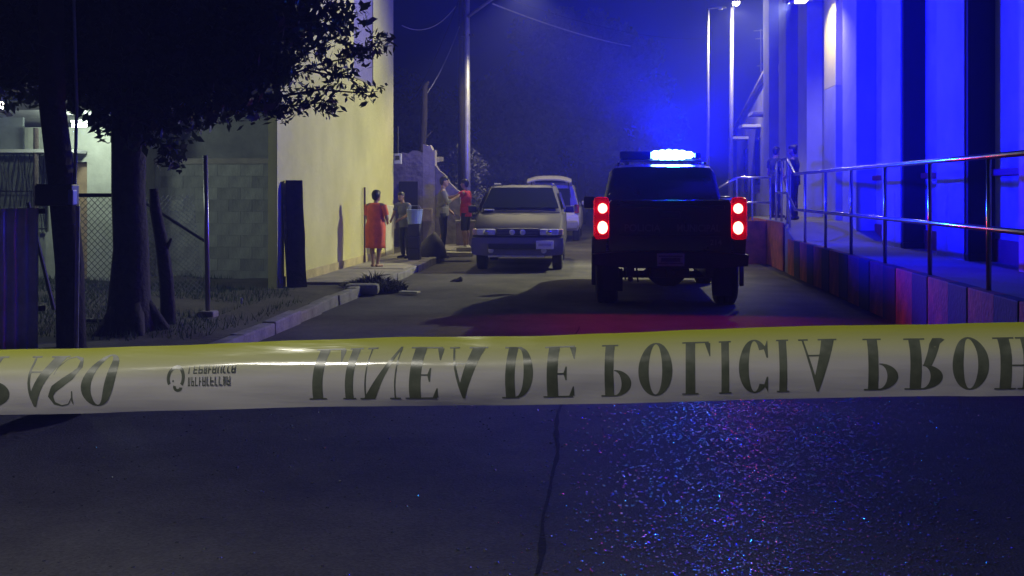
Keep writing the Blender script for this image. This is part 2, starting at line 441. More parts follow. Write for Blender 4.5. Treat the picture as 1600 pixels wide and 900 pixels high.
MB().box(((L0 + L1) / 2, .5, zt + .1), (L1 - L0 + .5, 3.4, .14), Matrix.Rotation(R(-5), 4, 'X')).build('roof', mat('roof_sheet', (.2, .2, .2), .7, .3, .4, 5), hs)
win = MB().box(((pw0 + pw1) / 2, .16, (wz0 + wz1) / 2), (pw1 - pw0, .02, wz1 - wz0)).build('window', mat('curtain', (.38, .42, .36), .9, 0, .5, 8), hs)
for k in range(22):
    x = pw0 + (pw1 - pw0) * (k + .5) / 22
    pts = [(x + .025 * math.sin(z_ * 11 + k * 1.3), -.06, wz0 + (wz1 - wz0) * t) for t in np.linspace(0, 1, 9) for z_ in [t]]
    MB().tube(pts, .009, 5).build('bar', M_DARKMETAL, win)
for z_ in (wz0 + .05, wz1 - .05, (wz0 + wz1) / 2): MB().box(((pw0 + pw1) / 2, -.06, z_), (pw1 - pw0, .022, .022)).build('cross_bar', M_DARKMETAL, win)
MB().box((hl(66, 238).x, -.35, hl(66, 238).z), (1.5, .6, .05)).build('porch_ledge', M_PLASTER, hs)
MB().box(((dx0 + dx1) / 2, .18, 1.0), (dx1 - dx0 - .01, .05, 2.0), bev=.01).build('door', mat('door_tan', (.42, .30, .19), .7, 0, .3, 5), hs)
MB().box((hl(28, 0).x, -.5, hl(0, 205).z + .0), (.75, .05, .75)).build('awning_panel', mat('panel_grey', (.2, .22, .22), .8), hs)
MB().tube([(pw1 + .12, -.6, 0), (pw1 + .12, -.6, 2.5)], .04, 8).build('porch_post', M_WOOD, hs)
q = W(124, 196, 15.6)
tl = thing('tube_lamp', 'lit white tube lamp under the porch eave of the small house', 'lamp', q)
MB().box((0, .06, .06), (.3, .09, .05), bev=.01).build('housing', M_PLASTER, tl)
MB().tube([(-.11, 0, 0), (.11, 0, 0)], .028, 10).build('tube', mat('tube_glow', (.9, .95, .85), .5, var=0, emit=(.9, 1, .8), es=9), tl)
lamp('tube_light', 'POINT', (0, -.1, -.08), 62, (.82, 1, .82), tl, .06)
q = W(1, 165, 13.2)
bu = thing('porch_bulb', 'bare lit bulb hanging at the roof edge above the purple sheet fence', 'bulb', q)
MB().ell((0, 0, 0), (.042, .042, .055)).build('glass', mat('bulb_glow', (1, 1, .9), .5, var=0, emit=(1, .97, .75), es=14), bu)
MB().lathe([(.02, .045), (.022, .1), (.01, .12)], 10).build('socket', M_DARKMETAL, bu)
MB().tube([(0, 0, .12), (.0, .1, .5)], .006, 5).build('cord', M_RUBBER, bu)
lamp('bulb_light', 'POINT', (0, -.02, -.1), 60, (.85, 1, .75), bu, .04)

# ================================================================== LEFT FENCES, POSTS
# corrugated sheet panel
q = G(20, 545, .1)
cs = thing('corrugated_sheet', 'dented corrugated metal sheet fence lit purple beside the dark pole', 'fence', (q.x + .2, q.y, .06), R(68))
M_CORR = mat('corrugated', (.6, .55, .65), .5, .0, .35, 3, .2, 20)
def corr(w_, h_):
    n_ = 64; v_ = []; f_ = []
    for i in range(n_ + 1):
        x = -w_ / 2 + w_ * i / n_; y = .022 * math.sin(x * 2 * math.pi / .115)
        for k in range(6): v_.append((x + .008 * nz(k, i * .1, 1, 2), y + .02 * nz(x, k * .4, 1.5, 7), h_ * k / 5))
    for i in range(n_):
        for k in range(5): a_ = i * 6 + k; f_.append((a_, a_ + 6, a_ + 7, a_ + 1))
    return MB().add(v_, f_)
sheet_h = W(20, 325, q.y).z - .06
for k in range(3):
    o = corr(.74, sheet_h).build('sheet', M_CORR, cs, smooth=True, fix=False); o.location = (-.3 - k * .72, .01 * (k % 2) , 0)
    md = o.modifiers.new('solid', 'SOLIDIFY'); md.thickness = .003
MB().box((-1, .05, sheet_h - .03), (2.3, .05, .05)).build('rail', M_WOOD, cs)
MB().box((-1, .05, .4), (2.3, .05, .05)).build('rail', M_WOOD, cs)
# dark service pole with meter box
q0 = G(112, 540, .1); q1 = W(92, 60, q0.y + .1)
sp = thing('service_pole', 'thick dark wooden service pole with a meter box beside the sheet fence', 'pole', (q0.x, q0.y, .05))
r1 = [Vector((0, 0, -.1)), Vector((-.02, 0, .8)), Vector((-.1, 0, 1.6)), Vector((-.2, .02, 2.3)), Vector((-.24, .05, 4.4))]
MB().tube(r1, [.135, .13, .125, .12, .11], 12).build('shaft', M_BARK, sp, smooth=True)
bx_ = MB().box((-.06, -.16, 1.46), (.36, .14, .2), bev=.015).build('meter_box', M_DARKMETAL, sp)
MB().box((.11, -.2, 1.44), (.05, .08, .14), bev=.01).build('blue_glint', mat('reflection_blue', (.15, .17, .5), .4), bx_)  # blue light reflected off the box, put in as a coloured piece
MB().tube([(.09, -.12, 1.5), (.1, -.1, 2.3), (.06, -.1, 3.6)], .016, 6).build('conduit', M_GALV, sp)
MB().tube([(.1, -.11, 0), (.12, -.12, 1.36)], .02, 6).build('conduit', M_GALV, sp)
# leaning stake
q = G(262, 505, .1)
st = thing('wooden_stake', 'rough wooden stake leaning beside the big dark trunk', 'stake', (q.x, q.y, .05))
MB().tube([(0.02, 0, -.1), (-.01, 0, .5), (-.07, 0, .95), (-.14, 0, 1.3), (-.16, 0, 1.52)], [.085, .078, .07, .062, .05], 9).build('shaft', M_BARK, st, smooth=True)
MB().tube([(-.02, 0, .86), (.05, -.02, .98)], [.03, .012], 6).build('stub', M_BARK, st)
# metal sign post
q = G(325, 492, .1)
sg = thing('sign_post', 'thin bare metal post standing on the verge, blue light on its top half', 'post', (q.x, q.y, .05))
tp = W(321, 243, q.y)
MB().tube([(0, 0, -.05), (tp.x - q.x, 0, tp.z - .05)], .028, 10).build('shaft', mat('post_paint', (.34, .33, .36), .35, .5, .2, 5), sg, smooth=True)
MB().box((0, 0, .05), (.2, .2, .1), bev=.03).build('footing', M_CONC, sg)
# chain-link gate with frame
def chain(w_, h_, pitch=.062, r_=.0022):
    m_ = MB(); n_ = int((w_ + h_) / pitch)
    for k in range(n_):
        for s_ in (1, -1):
            c = k * pitch
            pts = []
            x0_, z0_ = c, 0
            if x0_ > w_: z0_ = x0_ - w_; x0_ = w_
            x1_, z1_ = c - h_, h_
            if x1_ < 0: z1_ = c; x1_ = 0
            if z0_ >= h_ or abs(z1_ - z0_) < .01: continue
            if s_ < 0: x0_, x1_ = w_ - x0_, w_ - x1_
            m_.tube([(x0_, .003 * s_, z0_), (x1_, .003 * s_, z1_)], r_, 3, False)
    return m_
M_WIRE = mat('wire', (.16, .17, .17), .6, .4, .3, 10)
q0 = G(128, 502, .12); q1 = G(168, 502, .12)
cg = thing('chain_link_gate', 'sagging chain link gate in a pipe frame between pole and big trunk', 'gate', (q0.x - .25, q0.y + .1, .08))
gwid = .62; gh = 1.42
tag(chain(gwid, gh, .07, .004).build('wire_mesh', M_WIRE, cg, fix=False), kind='stuff')
for a_, b_ in (((0, 0, 0), (0, 0, gh + .08)), ((gwid, 0, 0), (gwid, 0, gh + .02)), ((0, 0, gh), (gwid, 0, gh)), ((0, 0, .04), (gwid, 0, .04)), ((-.42, .0, gh - .08), (-.12, 0, .15))):
    MB().tube([a_, b_], .022, 8).build('pipe', M_DARKMETAL, cg)
MB().tube([(gwid + .1, -.05, -.05), (gwid + .13, -.05, gh - .06)], .045, 8).build('gate_post', mat('purple_post', (.3, .28, .36), .5, .3, .3, 4), cg)
q0 = G(222, 470, .12)
cf = thing('chain_link_fence', 'leaning chain link panel between the big trunk and the grey wall', 'fence', (q0.x - .4, q0.y + .6, .08), R(12))
o = chain(.95, 1.35, .07, .004).build('wire_mesh', M_WIRE, cf, fix=False); tag(o, kind='stuff'); o.rotation_euler = (0, R(-6), 0)
for a_, b_ in (((.08, 0, 1.36), (1.0, 0, .75)), ((.02, 0, 0), (-.1, 0, 1.4)), ((-.1, 0, 1.38), (.1, 0, 1.36))): MB().tube([a_, b_], .02, 8).build('pipe', M_DARKMETAL, cf)

# ================================================================== TREES
def leafmesh(name, centers, radii, per, size, m, parent, flat=.75, seed=1, aspect=.45):
    g = np.random.default_rng(seed); V = []; 
    for c, r_ in zip(centers, radii):
        n_ = int(per * r_ ** 2)
        d_ = g.normal(size=(n_, 3)); d_ /= np.linalg.norm(d_, axis=1)[:, None]
        p = np.array(c) + d_ * (r_ * g.random(n_)[:, None] ** .55) * np.array((1, 1, flat))
        a_ = g.normal(size=(n_, 3)); a_ /= np.linalg.norm(a_, axis=1)[:, None]
        b_ = np.cross(a_, g.normal(size=(n_, 3))); b_ /= np.linalg.norm(b_, axis=1)[:, None] + 1e-9
        s_ = size * (.4 + 1.1 * g.random(n_))[:, None]
        V.append(np.stack([p - a_ * s_, p + b_ * s_ * aspect, p + a_ * s_, p - b_ * s_ * aspect], 1))
    V = np.concatenate(V); N = len(V)
    return raw_mesh(name, V.reshape(-1, 3), np.arange(N * 4).reshape(-1, 4), m, parent)
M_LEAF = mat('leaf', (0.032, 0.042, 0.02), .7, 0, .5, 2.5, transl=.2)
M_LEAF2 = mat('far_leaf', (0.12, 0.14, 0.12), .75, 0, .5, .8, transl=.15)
q = G(205, 515, .1)
tr = thing('shade_tree', 'big dark tree with thick trunk and low spreading crown over the fence', 'tree', (q.x, q.y, .05))
m = MB()
m.tube([(0, 0, -.1), (-.02, 0, .35), (-.0, 0, .9), (-.04, .02, 1.5), (-.02, .0, 2.1), (.02, 0, 2.6)], [.29, .215, .18, .17, .18, .18], 14)
for k in range(5):
    a_ = k * 1.26 + .3; m.tube([(.12 * math.cos(a_), .12 * math.sin(a_), .3), (.34 * math.cos(a_), .34 * math.sin(a_), .02), (.5 * math.cos(a_), .5 * math.sin(a_), -.08)], [.1, .07, .03], 7)
trunk = m.build('trunk', M_BARK, tr, smooth=True)
lims = []
def limb(a_, b_, r0, r1, bend=.3):
    a_, b_ = Vector(a_), Vector(b_); pts = []
    for t in np.linspace(0, 1, 7):
        p = a_.lerp(b_, t) + Vector((nz(t, a_.x, 2, 1.), nz(t, b_.x, 2, 2.), math.sin(t * 3.14) * .5)) * bend
        pts.append(p)
    MB().tube(pts, [r0 + (r1 - r0) * t for t in np.linspace(0, 1, 7)], 7).build('limb', M_BARK, trunk, smooth=True)
    return pts
ctr = []; rad = []
for (e, r0) in (((-2.6, .3, 3.6), .11), ((-1.2, -1.2, 4.0), .1), ((1.0, .8, 4.2), .12), ((1.7, .3, 3.15), .075), ((.5, -1., 4.3), .1), ((-1.6, 1.5, 4.2), .1), ((1.5, 1.6, 4.6), .09), ((.75, -.2, 2.6), .05)):
    pts = limb((0, 0, 2.1 + random.random() * .4), e, r0, .018)
    for p in pts[2:]:
        ctr.append((p.x + random.gauss(0, .2), p.y + random.gauss(0, .25), p.z + abs(random.gauss(.25, .25)))); rad.append(random.uniform(.4, .75))
def clump(px, py, r_, dy=0.0):
    p = W(px, py, q.y + dy); ctr.append((p.x - q.x, dy, p.z - .05)); rad.append(r_)
# dense underside of the crown
for i in range(120):
    px = random.uniform(-160, 400); low = 118 + 30 * math.sin(px * .021) + 18 * math.sin(px * .063)
    if px > 300: low += (px - 300) * .3
    py = random.uniform(-260, low); clump(px, py, random.uniform(.3, .55), random.uniform(-1.1, 1.1))
for px, py, r_ in ((250, 190, .22), (262, 245, .16), (275, 262, .1), (225, 205, .28), (180, 190, .3), (150, 165, .35), (290, 200, .2), (330, 175, .25), (380, 160, .25), (120, 150, .25), (420, 130, .28), (300, 150, .3), (240, 150, .4), (340, 120, .4), (400, 90, .4), (430, 40, .4), (440, -20, .45), (450, 20, .25), (460, -10, .27), (455, -50, .35), (440, 70, .2), (430, 110, .18), (350, 60, .6), (250, 80, .7), (150, 90, .6), (60, 90, .6), (20, 110, .35)):
    clump(px, py, r_, random.uniform(-.3, .3)); clump(px + 5, py - 15, r_, random.uniform(-.2, .5))
leafmesh('crown', ctr, rad, 1450, .06, M_LEAF, tr, .8, 3)
# open sprays of leaves in front of the yellow wall
c2 = []; r2 = []
def spray(pts):
    P_ = [W(px, py, q.y + dy) - Vector((q.x, q.y, .05)) + Vector((0, q.y - q.y, 0)) for px, py, dy in pts]
    P_ = [Vector((p.x, dy, p.z)) for p, (_, _, dy) in zip(P_, pts)]
    MB().tube(P_, [.014 - .010 * i / (len(P_) - 1) for i in range(len(P_))], 5).build('twig', M_BARK, trunk)
    for a_, b_ in zip(P_, P_[1:]):
        for t in np.linspace(.1, 1, 5):
            c2.append(tuple(a_.lerp(b_, t) + Vector((random.gauss(0, .035), random.gauss(0, .05), random.gauss(0, .035))))); r2.append(random.uniform(.07, .13))
for s_ in ([(400, 150, .2), (450, 118, .3), (500, 100, .3), (545, 90, .35), (580, 70, .4), (604, 62, .4)],
           [(410, 165, .1), (460, 165, .2), (505, 160, .2), (520, 170, .3)], [(430, 120, 0), (480, 80, .1), (520, 60, .2), (540, 42, .2)],
           [(440, 150, .2), (500, 140, .2), (560, 145, .3), (590, 143, .3)], [(420, 60, .2), (470, 40, .2), (525, 5, .2)], [(540, 90, .3), (560, 78, .3), (600, 80, .4)],
           [(480, 110, .2), (520, 118, .2), (560, 112, .2)], [(400, 170, .1), (440, 178, .1), (470, 168, .1)]): spray(s_)
leafmesh('outer_foliage', c2, r2, 1500, .042, M_LEAF, tr, 1.0, 9, .35)

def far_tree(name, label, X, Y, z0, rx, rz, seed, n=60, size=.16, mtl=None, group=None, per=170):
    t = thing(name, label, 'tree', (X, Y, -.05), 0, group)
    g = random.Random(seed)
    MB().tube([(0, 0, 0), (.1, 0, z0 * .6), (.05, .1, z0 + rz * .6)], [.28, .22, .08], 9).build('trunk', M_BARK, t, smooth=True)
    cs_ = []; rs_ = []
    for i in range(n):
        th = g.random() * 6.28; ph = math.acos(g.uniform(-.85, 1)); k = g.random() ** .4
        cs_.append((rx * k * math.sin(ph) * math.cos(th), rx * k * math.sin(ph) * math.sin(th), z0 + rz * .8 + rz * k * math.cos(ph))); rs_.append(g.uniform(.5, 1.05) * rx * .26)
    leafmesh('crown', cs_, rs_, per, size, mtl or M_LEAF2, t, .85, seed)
    return t
p = W(905, 165, 50)
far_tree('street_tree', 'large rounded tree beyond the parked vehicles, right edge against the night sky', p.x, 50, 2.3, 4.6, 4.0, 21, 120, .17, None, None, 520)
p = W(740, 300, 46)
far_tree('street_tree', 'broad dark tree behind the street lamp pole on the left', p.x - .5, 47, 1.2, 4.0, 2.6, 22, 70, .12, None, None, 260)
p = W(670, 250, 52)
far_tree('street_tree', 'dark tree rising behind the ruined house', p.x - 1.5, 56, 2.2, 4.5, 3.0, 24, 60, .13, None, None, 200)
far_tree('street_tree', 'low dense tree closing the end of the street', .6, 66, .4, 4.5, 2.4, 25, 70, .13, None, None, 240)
# bush at the pole foot
p = G(742, 372, .1)
bs = thing('bush', 'grey leafy bush at the foot of the street lamp pole behind the van', 'bush', (-4.35, 31.2, .05))
MB().tube([(0, 0, 0), (.05, 0, .8), (-.1, .1, 1.9)], [.06, .05, .02], 7).build('stem', M_BARK, bs)
g = random.Random(4)
cs_ = [(g.uniform(-.55, .75), g.uniform(-.3, .3), g.uniform(.5, 2.6)) for i in range(46)]
leafmesh('foliage', cs_, [g.uniform(.18, .36) for _ in cs_], 900, .05, mat('grey_leaf', (.16, .16, .15), .8, 0, .4, 3, transl=.15), bs, .9, 12)  # bush leaves in a greyish base tone

# ================================================================== BACK-LEFT RUIN, POSTS, MOUND
M_STONE = mat('rubble', (.26, .24, .22), .95, 0, .5, 2.2, .8, 9)
M_STONE2 = mat('rubble_plaster', (.42, .39, .34), .9, 0, .4, 1.7, .5, 12)
ru = thing('ruined_house', 'low crumbling plastered house wall behind the standing people', 'house', (-5.9, 28.6, 0))
def ragged(x0, x1, h0, h1, th, seed, n=16):
    pts = [(x0, -.05)] + [(x0 + (x1 - x0) * i / n, h0 + (h1 - h0) * i / n + .14 * nz(i * .7, seed, 1, seed)) for i in range(n + 1)] + [(x1, -.05)]
    return MB().prism(pts, 0, th)
ragged(-1.2, 1.0, 2.62, 2.55, .3, 3.3).build('wall', M_STONE, ru)
ragged(1.0, 1.32, 2.72, 2.66, .34, 5.1, 5).build('corner_pier', M_STONE2, ru)
ragged(1.33, 2.0, 2.2, 1.5, .3, 7.7, 7).build('broken_wall', M_STONE, ru)
MB().box((.62, -.02, 1.05), (.5, .06, 1.5), bev=.01).build('doorway', mat('door_dark', (.03, .028, .03), .9), ru)
MB().box((-.15, -.03, 1.75), (.55, .06, .55), bev=.01).build('window', mat('window_dark', (.025, .025, .03), .6), ru)
for k, (x, z_, c) in enumerate(((.2, .7, (.5, .48, .42)), (-.35, 1.2, (.4, .4, .42)), (-.4, 1.45, (.42, .42, .44)), (1.12, .9, (.46, .38, .32)))):
    MB().box((x, -.03, z_), (.12 + .05 * k % 2, .05, .34), bev=.01).build('patch', mat('patch%d' % k, c, .9, 0, .4, 6), ru)
MB().box((.0, .9, 2.4), (2.6, 1.6, .12), Matrix.Rotation(R(3), 4, 'X')).build('roof_slab', M_STONE, ru)
p = W(660, 245, 29.5)
dt = thing('dead_trunk', 'bare dead trunk sticking up above the ruined wall', 'tree', (p.x, 29.6, 0))
tz = W(662, 130, 29.6).z
MB().tube([(0, 0, 0), (.02, 0, 1.4), (-.03, 0, 2.6), (.03, 0, 3.6), (.05, 0, tz - .1), (.16, 0, tz + .05)], [.14, .12, .1, .09, .075, .02], 9).build('trunk', M_BARK, dt, smooth=True)
MB().tube([(-.02, 0, 2.9), (.25, .1, 3.2)], [.04, .015], 6).build('stub', M_BARK, dt)
# dark mound of sacks under a tarp
p = G(668, 403, .12)
mo = thing('covered_pile', 'dark tarp covered pile on the pavement beside the people', 'pile', (p.x, p.y + .3, .1))
def pile(seed, sx, sy, h):
    v_ = []; f_ = []; n_, k_ = 20, 9
    for i in range(k_):
        t = i / (k_ - 1)
        for j in range(n_):
            a_ = 2 * math.pi * j / n_; rr_ = (1 - t ** 1.8) * (1 + .16 * nz(math.cos(a_) * 2, math.sin(a_) * 2 + t, 1, seed)) + .02
            v_.append((sx * rr_ * math.cos(a_) + .1 * t, sy * rr_ * math.sin(a_), h * t + .03 * nz(a_, t * 4, 1, seed)))
    for i in range(k_ - 1):
        for j in range(n_): f_.append((i * n_ + j, i * n_ + (j + 1) % n_, (i + 1) * n_ + (j + 1) % n_, (i + 1) * n_ + j))
    f_.append(tuple((k_ - 1) * n_ + j for j in range(n_)))
    return MB().add(v_, f_)
pile(3., .36, .3, .56).build('tarp', mat('tarp_dark', (.05, .045, .06), .6, 0, .4, 5, .4, 15), mo, smooth=True)
for a_ in (0.2, 2.4, 4.2):
    MB().box((.38 * math.cos(a_), .31 * math.sin(a_), .03), (.1, .07, .07), a_, .02).build('weight_stone', M_STONE, mo)
# low plaster block and slab near the red shirt
p = G(706, 401, .1)
lb = thing('step_slab', 'pale concrete step slab on the pavement before the red shirted person', 'slab', (p.x - .03, p.y, .1))
MB().box((.1, .1, .05), (.75, .5, .1), R(3), .015).build('slab', mat('pale_concrete', (.5, .48, .4), .9, 0, .3, 3, .4, 20), lb)
MB().box((.28, .32, .14), (.34, .25, .1), R(-8), .02).build('upper_slab', M_CONC, lb)
p = G(727, 388, .1)
sw = thing('garden_wall', 'low rounded tan wall behind the red shirted person', 'wall', (p.x + .02, p.y + .9, .05))
MB().box((0, 0, .34), (.75, .2, .68), R(5), .09).build('plaster', mat('tan_plaster', (.36, .29, .2), .9, 0, .4, 3, .4, 15), sw)
MB().box((0, 0, .7), (.8, .26, .07), R(5), .02).build('coping', M_CONC, sw)

# pavement weeds and scraps
p = G(592, 452, .05)
wd = thing('weed_clump', 'dark dry weeds spilling over the kerb below the yellow wall', 'weeds', (p.x - .1, p.y + .15, .05))
M_WEED = mat('weed', (.05, .052, .03), .85, 0, .5, 6)
def tuft(n_, rx, ry, h, seed):
    g = random.Random(seed); v_ = []; f_ = []
    for i in range(n_):
        a_ = g.random() * 6.28; r_ = g.random() ** .5; x, y = rx * r_ * math.cos(a_), ry * r_ * math.sin(a_)
        hh = h * (1.1 - r_ * .8) * g.uniform(.5, 1.2); lx, ly = g.gauss(0, .09), g.gauss(0, .09); b_ = g.random() * 6.28; ww = .009
        k = len(v_); cx, cy_ = math.cos(b_) * ww, math.sin(b_) * ww
        v_ += [(x - cx, y - cy_, -.03), (x + cx, y + cy_, -.03), (x + lx * .5 + cx, y + ly * .5 + cy_, hh * .7), (x + lx * .5 - cx, y + ly * .5 - cy_, hh * .7), (x + lx * 1.3, y + ly * 1.3, hh)]
        f_ += [(k, k + 1, k + 2, k + 3), (k + 3, k + 2, k + 4)]
    return MB().add(v_, f_)
tuft(900, .5, .4, .24, 2).build('blades', M_WEED, wd, fix=False)
MB().tube([(-.2, 0, 0), (0, .05, .18), (.25, 0, .22)], [.012, .01, .004], 5).build('stalk', M_WEED, wd)
p = G(640, 460); 
tag(MB().box((p.x, p.y, .035), (.3, .14, .03), R(-14), .008).build('scrap_plank', mat('pale_scrap', (.45, .43, .38), .8, 0, .4, 8)), 'short pale plank scrap lying on the road by the weeds', 'plank')
p = G(566, 461, .0)
tag(MB().box((p.x, p.y, .09), (.5, .3, .16), R(8), .06).build('concrete_lump', M_KERB), 'rounded concrete lump at the kerb in front of the weeds', 'rubble')
p = G(712, 440)
sto = pile(6., .1, .09, .075); tag(sto.build('loose_stone', mat('dark_stone', (.06, .055, .055), .9, 0, .4, 9)), 'small dark stone lying alone on the lit road before the van', 'stone').location = (p.x, p.y, 0)
p = G(377, 477, .1)
tag(MB().box((p.x, p.y, .16), (.035, .03, .07), R(30), .008).build('paper_scrap', mat('paper', (.8, .82, .8), .8)), 'tiny white scrap of paper lying in the verge grass', 'litter')

# ================================================================== STREET LAMPS
M_LENS = mat('lamp_lens', (1, .97, .8), .4, var=0, emit=(1, .93, .62), es=60)
M_POLE = mat('pole_paint', (.5, .5, .5), .45, .5, .25, 4)
def luminaire(parent, loc, rz, lit, power, color, spot=150, blend=.35, m=M_LENS):
    h = MB().loft([[(x * k, y, z * k + .02) for x, z in ((-.13, 0), (.13, 0), (.14, .05), (.08, .11), (-.08, .11), (-.14, .05))] for y, k in ((-.34, .55), (-.28, .95), (0, 1), (.18, .8), (.3, .4))]).build('lamp_head', M_GALV, parent, smooth='auto')
    h.location = loc; h.rotation_euler = (0, 0, rz)
    ln = MB().ell((0, -.1, .0), (.11, .17, .07)).build('lens', m if lit else mat('lens_off', (.5, .5, .48), .2), h, smooth=True)
    if lit: lamp('lamp_light', 'SPOT', (0, -.1, -.1), power, color, h, .09, spot, blend)
    return h
# lamp on the left pole
PYL = 30.0
p = W(730, 300, PYL); pz = W(730, -40, PYL).z
lp = thing('street_lamp', 'tall pale street lamp pole with arm reaching over the road behind the van', 'street lamp', (p.x, PYL, 0), 0, 'street lamps')
MB().tube([(0, 0, 0), (0, 0, 3), (0, 0, pz)], [.1, .085, .065], 12).build('pole', M_POLE, lp, smooth=True)
e = W(782, -8, PYL - 1.2); e2 = W(826, -16, PYL - 2)
ja = W(738, 24, PYL)
MB().tube([(0, 0, ja.z - .05), (e.x - p.x, e.y - PYL, e.z + .05), (e2.x - p.x, e2.y - PYL, e2.z + .42)], [.045, .04, .035], 8).build('arm', M_POLE, lp, smooth=True)
MB().box((0, 0, W(728, 55, PYL).z), (.36, .1, .06), bev=.01).build('bracket', M_DARKMETAL, lp)
MB().lathe([(.17, 0), (.17, .25), (.12, .3)], 14).build('base_collar', M_CONC, lp)
luminaire(lp, (e2.x - p.x, e2.y - PYL, e2.z + .3), R(-40), True, 1900, (1, .88, .5), 120)
# dark wooden utility pole right beside it
p2 = W(722.5, 300, PYL + .6)
up = thing('utility_pole', 'dark wooden utility pole right behind the pale street lamp pole', 'pole', (p2.x, PYL + .6, 0))
MB().tube([(0, 0, 0), (0, 0, 8.4)], [.13, .1], 10).build('shaft', M_BARK, up, smooth=True)
MB().box((0, 0, 7.7), (1.4, .1, .1)).build('cross_arm', M_WOOD, up)
for x in (-.55, 0, .55): MB().lathe([(.035, 7.75), (.05, 7.8), (.03, 7.86), (.045, 7.9), (.01, 7.95)], 10).build('insulator', M_PLASTER, up).location = (x, 0, 0)
def cable(label, a_, b_, sag, r_, cat='cable', m=None):
    a_, b_ = Vector(a_), Vector(b_); pts = []
    for t in np.linspace(0, 1, 24):
        pz_ = a_.lerp(b_, t); pz_.z -= sag * 4 * t * (1 - t); pts.append(pz_)
    tag(MB().tube(pts, r_, 6).build('overhead_cable', m or M_CBL, smooth=True), label, cat, None)
M_CBL = mat('cable_sheath', (.35, .35, .36), .5, .2, .3, 5)
cable('thick lit cable sagging from the lamp arm across the road', W(770, 6, PYL - .9), W(985, 72, 44), .12, .022)
cable('thin cable curling from the utility pole towards the yellow building', W(712, 10, PYL), W(628, 40, 26), .32, .012)
cable('far thin cable dropping from the utility pole to the ruined house', W(724, -20, PYL + .6), W(640, 160, 34), .3, .008, m=M_RUBBER)
cable('long thin wire crossing high over the road from the utility pole', W(716, -30, PYL + .6), W(1100, 60, 60), .5, .01, m=M_RUBBER)
cable('slack service wire from the utility pole down to the dead trunk', W(722, 30, PYL + .6), W(664, 150, 29.6), .2, .009)
# right-hand lamps
p = W(1141, 300, 36.5); pt = W(1144, 12, 36.5)
lr = thing('street_lamp', 'slim street lamp pole with a bright lit head beside the far warehouse wall', 'street lamp', (p.x, 36.5, 0), 0, 'street lamps')
MB().tube([(0, 0, 0), (pt.x - p.x, 0, pt.z)], [.085, .06], 10).build('pole', M_POLE, lr, smooth=True)
MB().lathe([(.16, 0), (.16, .2), (.1, .26)], 12).build('base_collar', M_CONC, lr)
luminaire(lr, (pt.x - p.x + .03, -.75, pt.z - .0), R(0), True, 1300, (1, .88, .55), 150)
lamp('bowl_light', 'POINT', (pt.x - p.x + .03, -.9, pt.z - .16), 250, (1, .9, .62), lr, .06)
MB().tube([(pt.x - p.x, 0, pt.z - .02), (pt.x - p.x, -.5, pt.z + .06)], .03, 8).build('arm', M_POLE, lr)
p = W(1106, 300, 35.5); pt = W(1106, 14, 35.5)
l2 = thing('street_lamp', 'slim unlit lamp pole with short side arm next to the lit one', 'street lamp', (p.x, 35.5, 0), 0, 'street lamps')
MB().tube([(0, 0, 0), (0, 0, pt.z)], [.06, .045], 10).build('pole', M_POLE, l2, smooth=True)
MB().tube([(0, 0, pt.z), (.38, 0, pt.z + .05)], .025, 8).build('arm', M_POLE, l2)
MB().lathe([(.14, 0), (.14, .2), (.08, .26)], 12).build('base_collar', M_CONC, l2)
luminaire(l2, (.45, 0, pt.z), R(-90), False, 0, (1, 1, 1)).scale = (.5, .5, .5)
# lamp behind the photographer, lights the tape and the near asphalt
ln_ = thing('street_lamp', 'street lamp on the near pavement behind the tape', 'street lamp', (-5.0, -2.3, 0), 0, 'street lamps')
MB().tube([(0, 0, 0), (0, 0, 5.4)], [.09, .06], 10).build('pole', M_POLE, ln_, smooth=True)
MB().tube([(0, 0, 5.2), (.9, .2, 5.7), (2.3, .6, 5.75)], .035, 8).build('arm', M_POLE, ln_, smooth=True)
luminaire(ln_, (2.4, .6, 5.7), R(-90), True, 2400, (1, .96, .84), 122, .7)

# ================================================================== WAREHOUSE (right)
BX = 5.0
M_WH = mat('warehouse_wall', (.38, .38, .41), .82, 0, .38, 1.1, .22, 9)
M_PIL = mat('pilaster_paint', (.42, .42, .45), .8, 0, .2, 1.1, .25, 10)
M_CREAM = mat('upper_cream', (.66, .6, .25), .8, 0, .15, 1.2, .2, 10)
M_REDP = mat('red_paint', (.22, .03, .025), .6, 0, .35, 4, .2, 18)
wh = thing('warehouse', 'long tall pale warehouse with pilasters behind the raised platform', 'building', (BX, 8, 0))
WHH = 8.4; Yend = 33.4
MB().box((.15, (Yend - 8) / 2 - 1, WHH / 2), (.3, Yend - 8 + 2, WHH)).build('wall', M_WH, wh)
MB().box((3, Yend - 8 - .15, WHH / 2), (5.4, .3, WHH)).build('end_wall', M_WH, wh)
MB().box((3, 11, WHH + .1), (6.6, 29, .2)).build('roof', M_CONC, wh)
pil0 = None
for y_ in (11.6, 14.7, 17.8, 20.9, 26.0, 29.0, 32.0):
    if pil0 is None: pil0 = MB().box((-.181, .6, WHH / 2), (.36, 1.2, WHH), bev=.012).build('pilaster', M_PIL, wh); pil0.location = (0, y_ - 8, 0)
    else: share(pil0, wh, (0, y_ - 8, 0))
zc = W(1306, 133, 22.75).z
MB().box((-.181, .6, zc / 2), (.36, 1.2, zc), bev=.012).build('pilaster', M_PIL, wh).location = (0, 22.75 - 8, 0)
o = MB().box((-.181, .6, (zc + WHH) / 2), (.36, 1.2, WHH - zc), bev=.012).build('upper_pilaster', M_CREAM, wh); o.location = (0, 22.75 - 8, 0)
M_COL = mat('shade_black', (.012, .011, .013), .7, .2, .3, 4)  # black boxes added as the shade on the pilasters' near faces
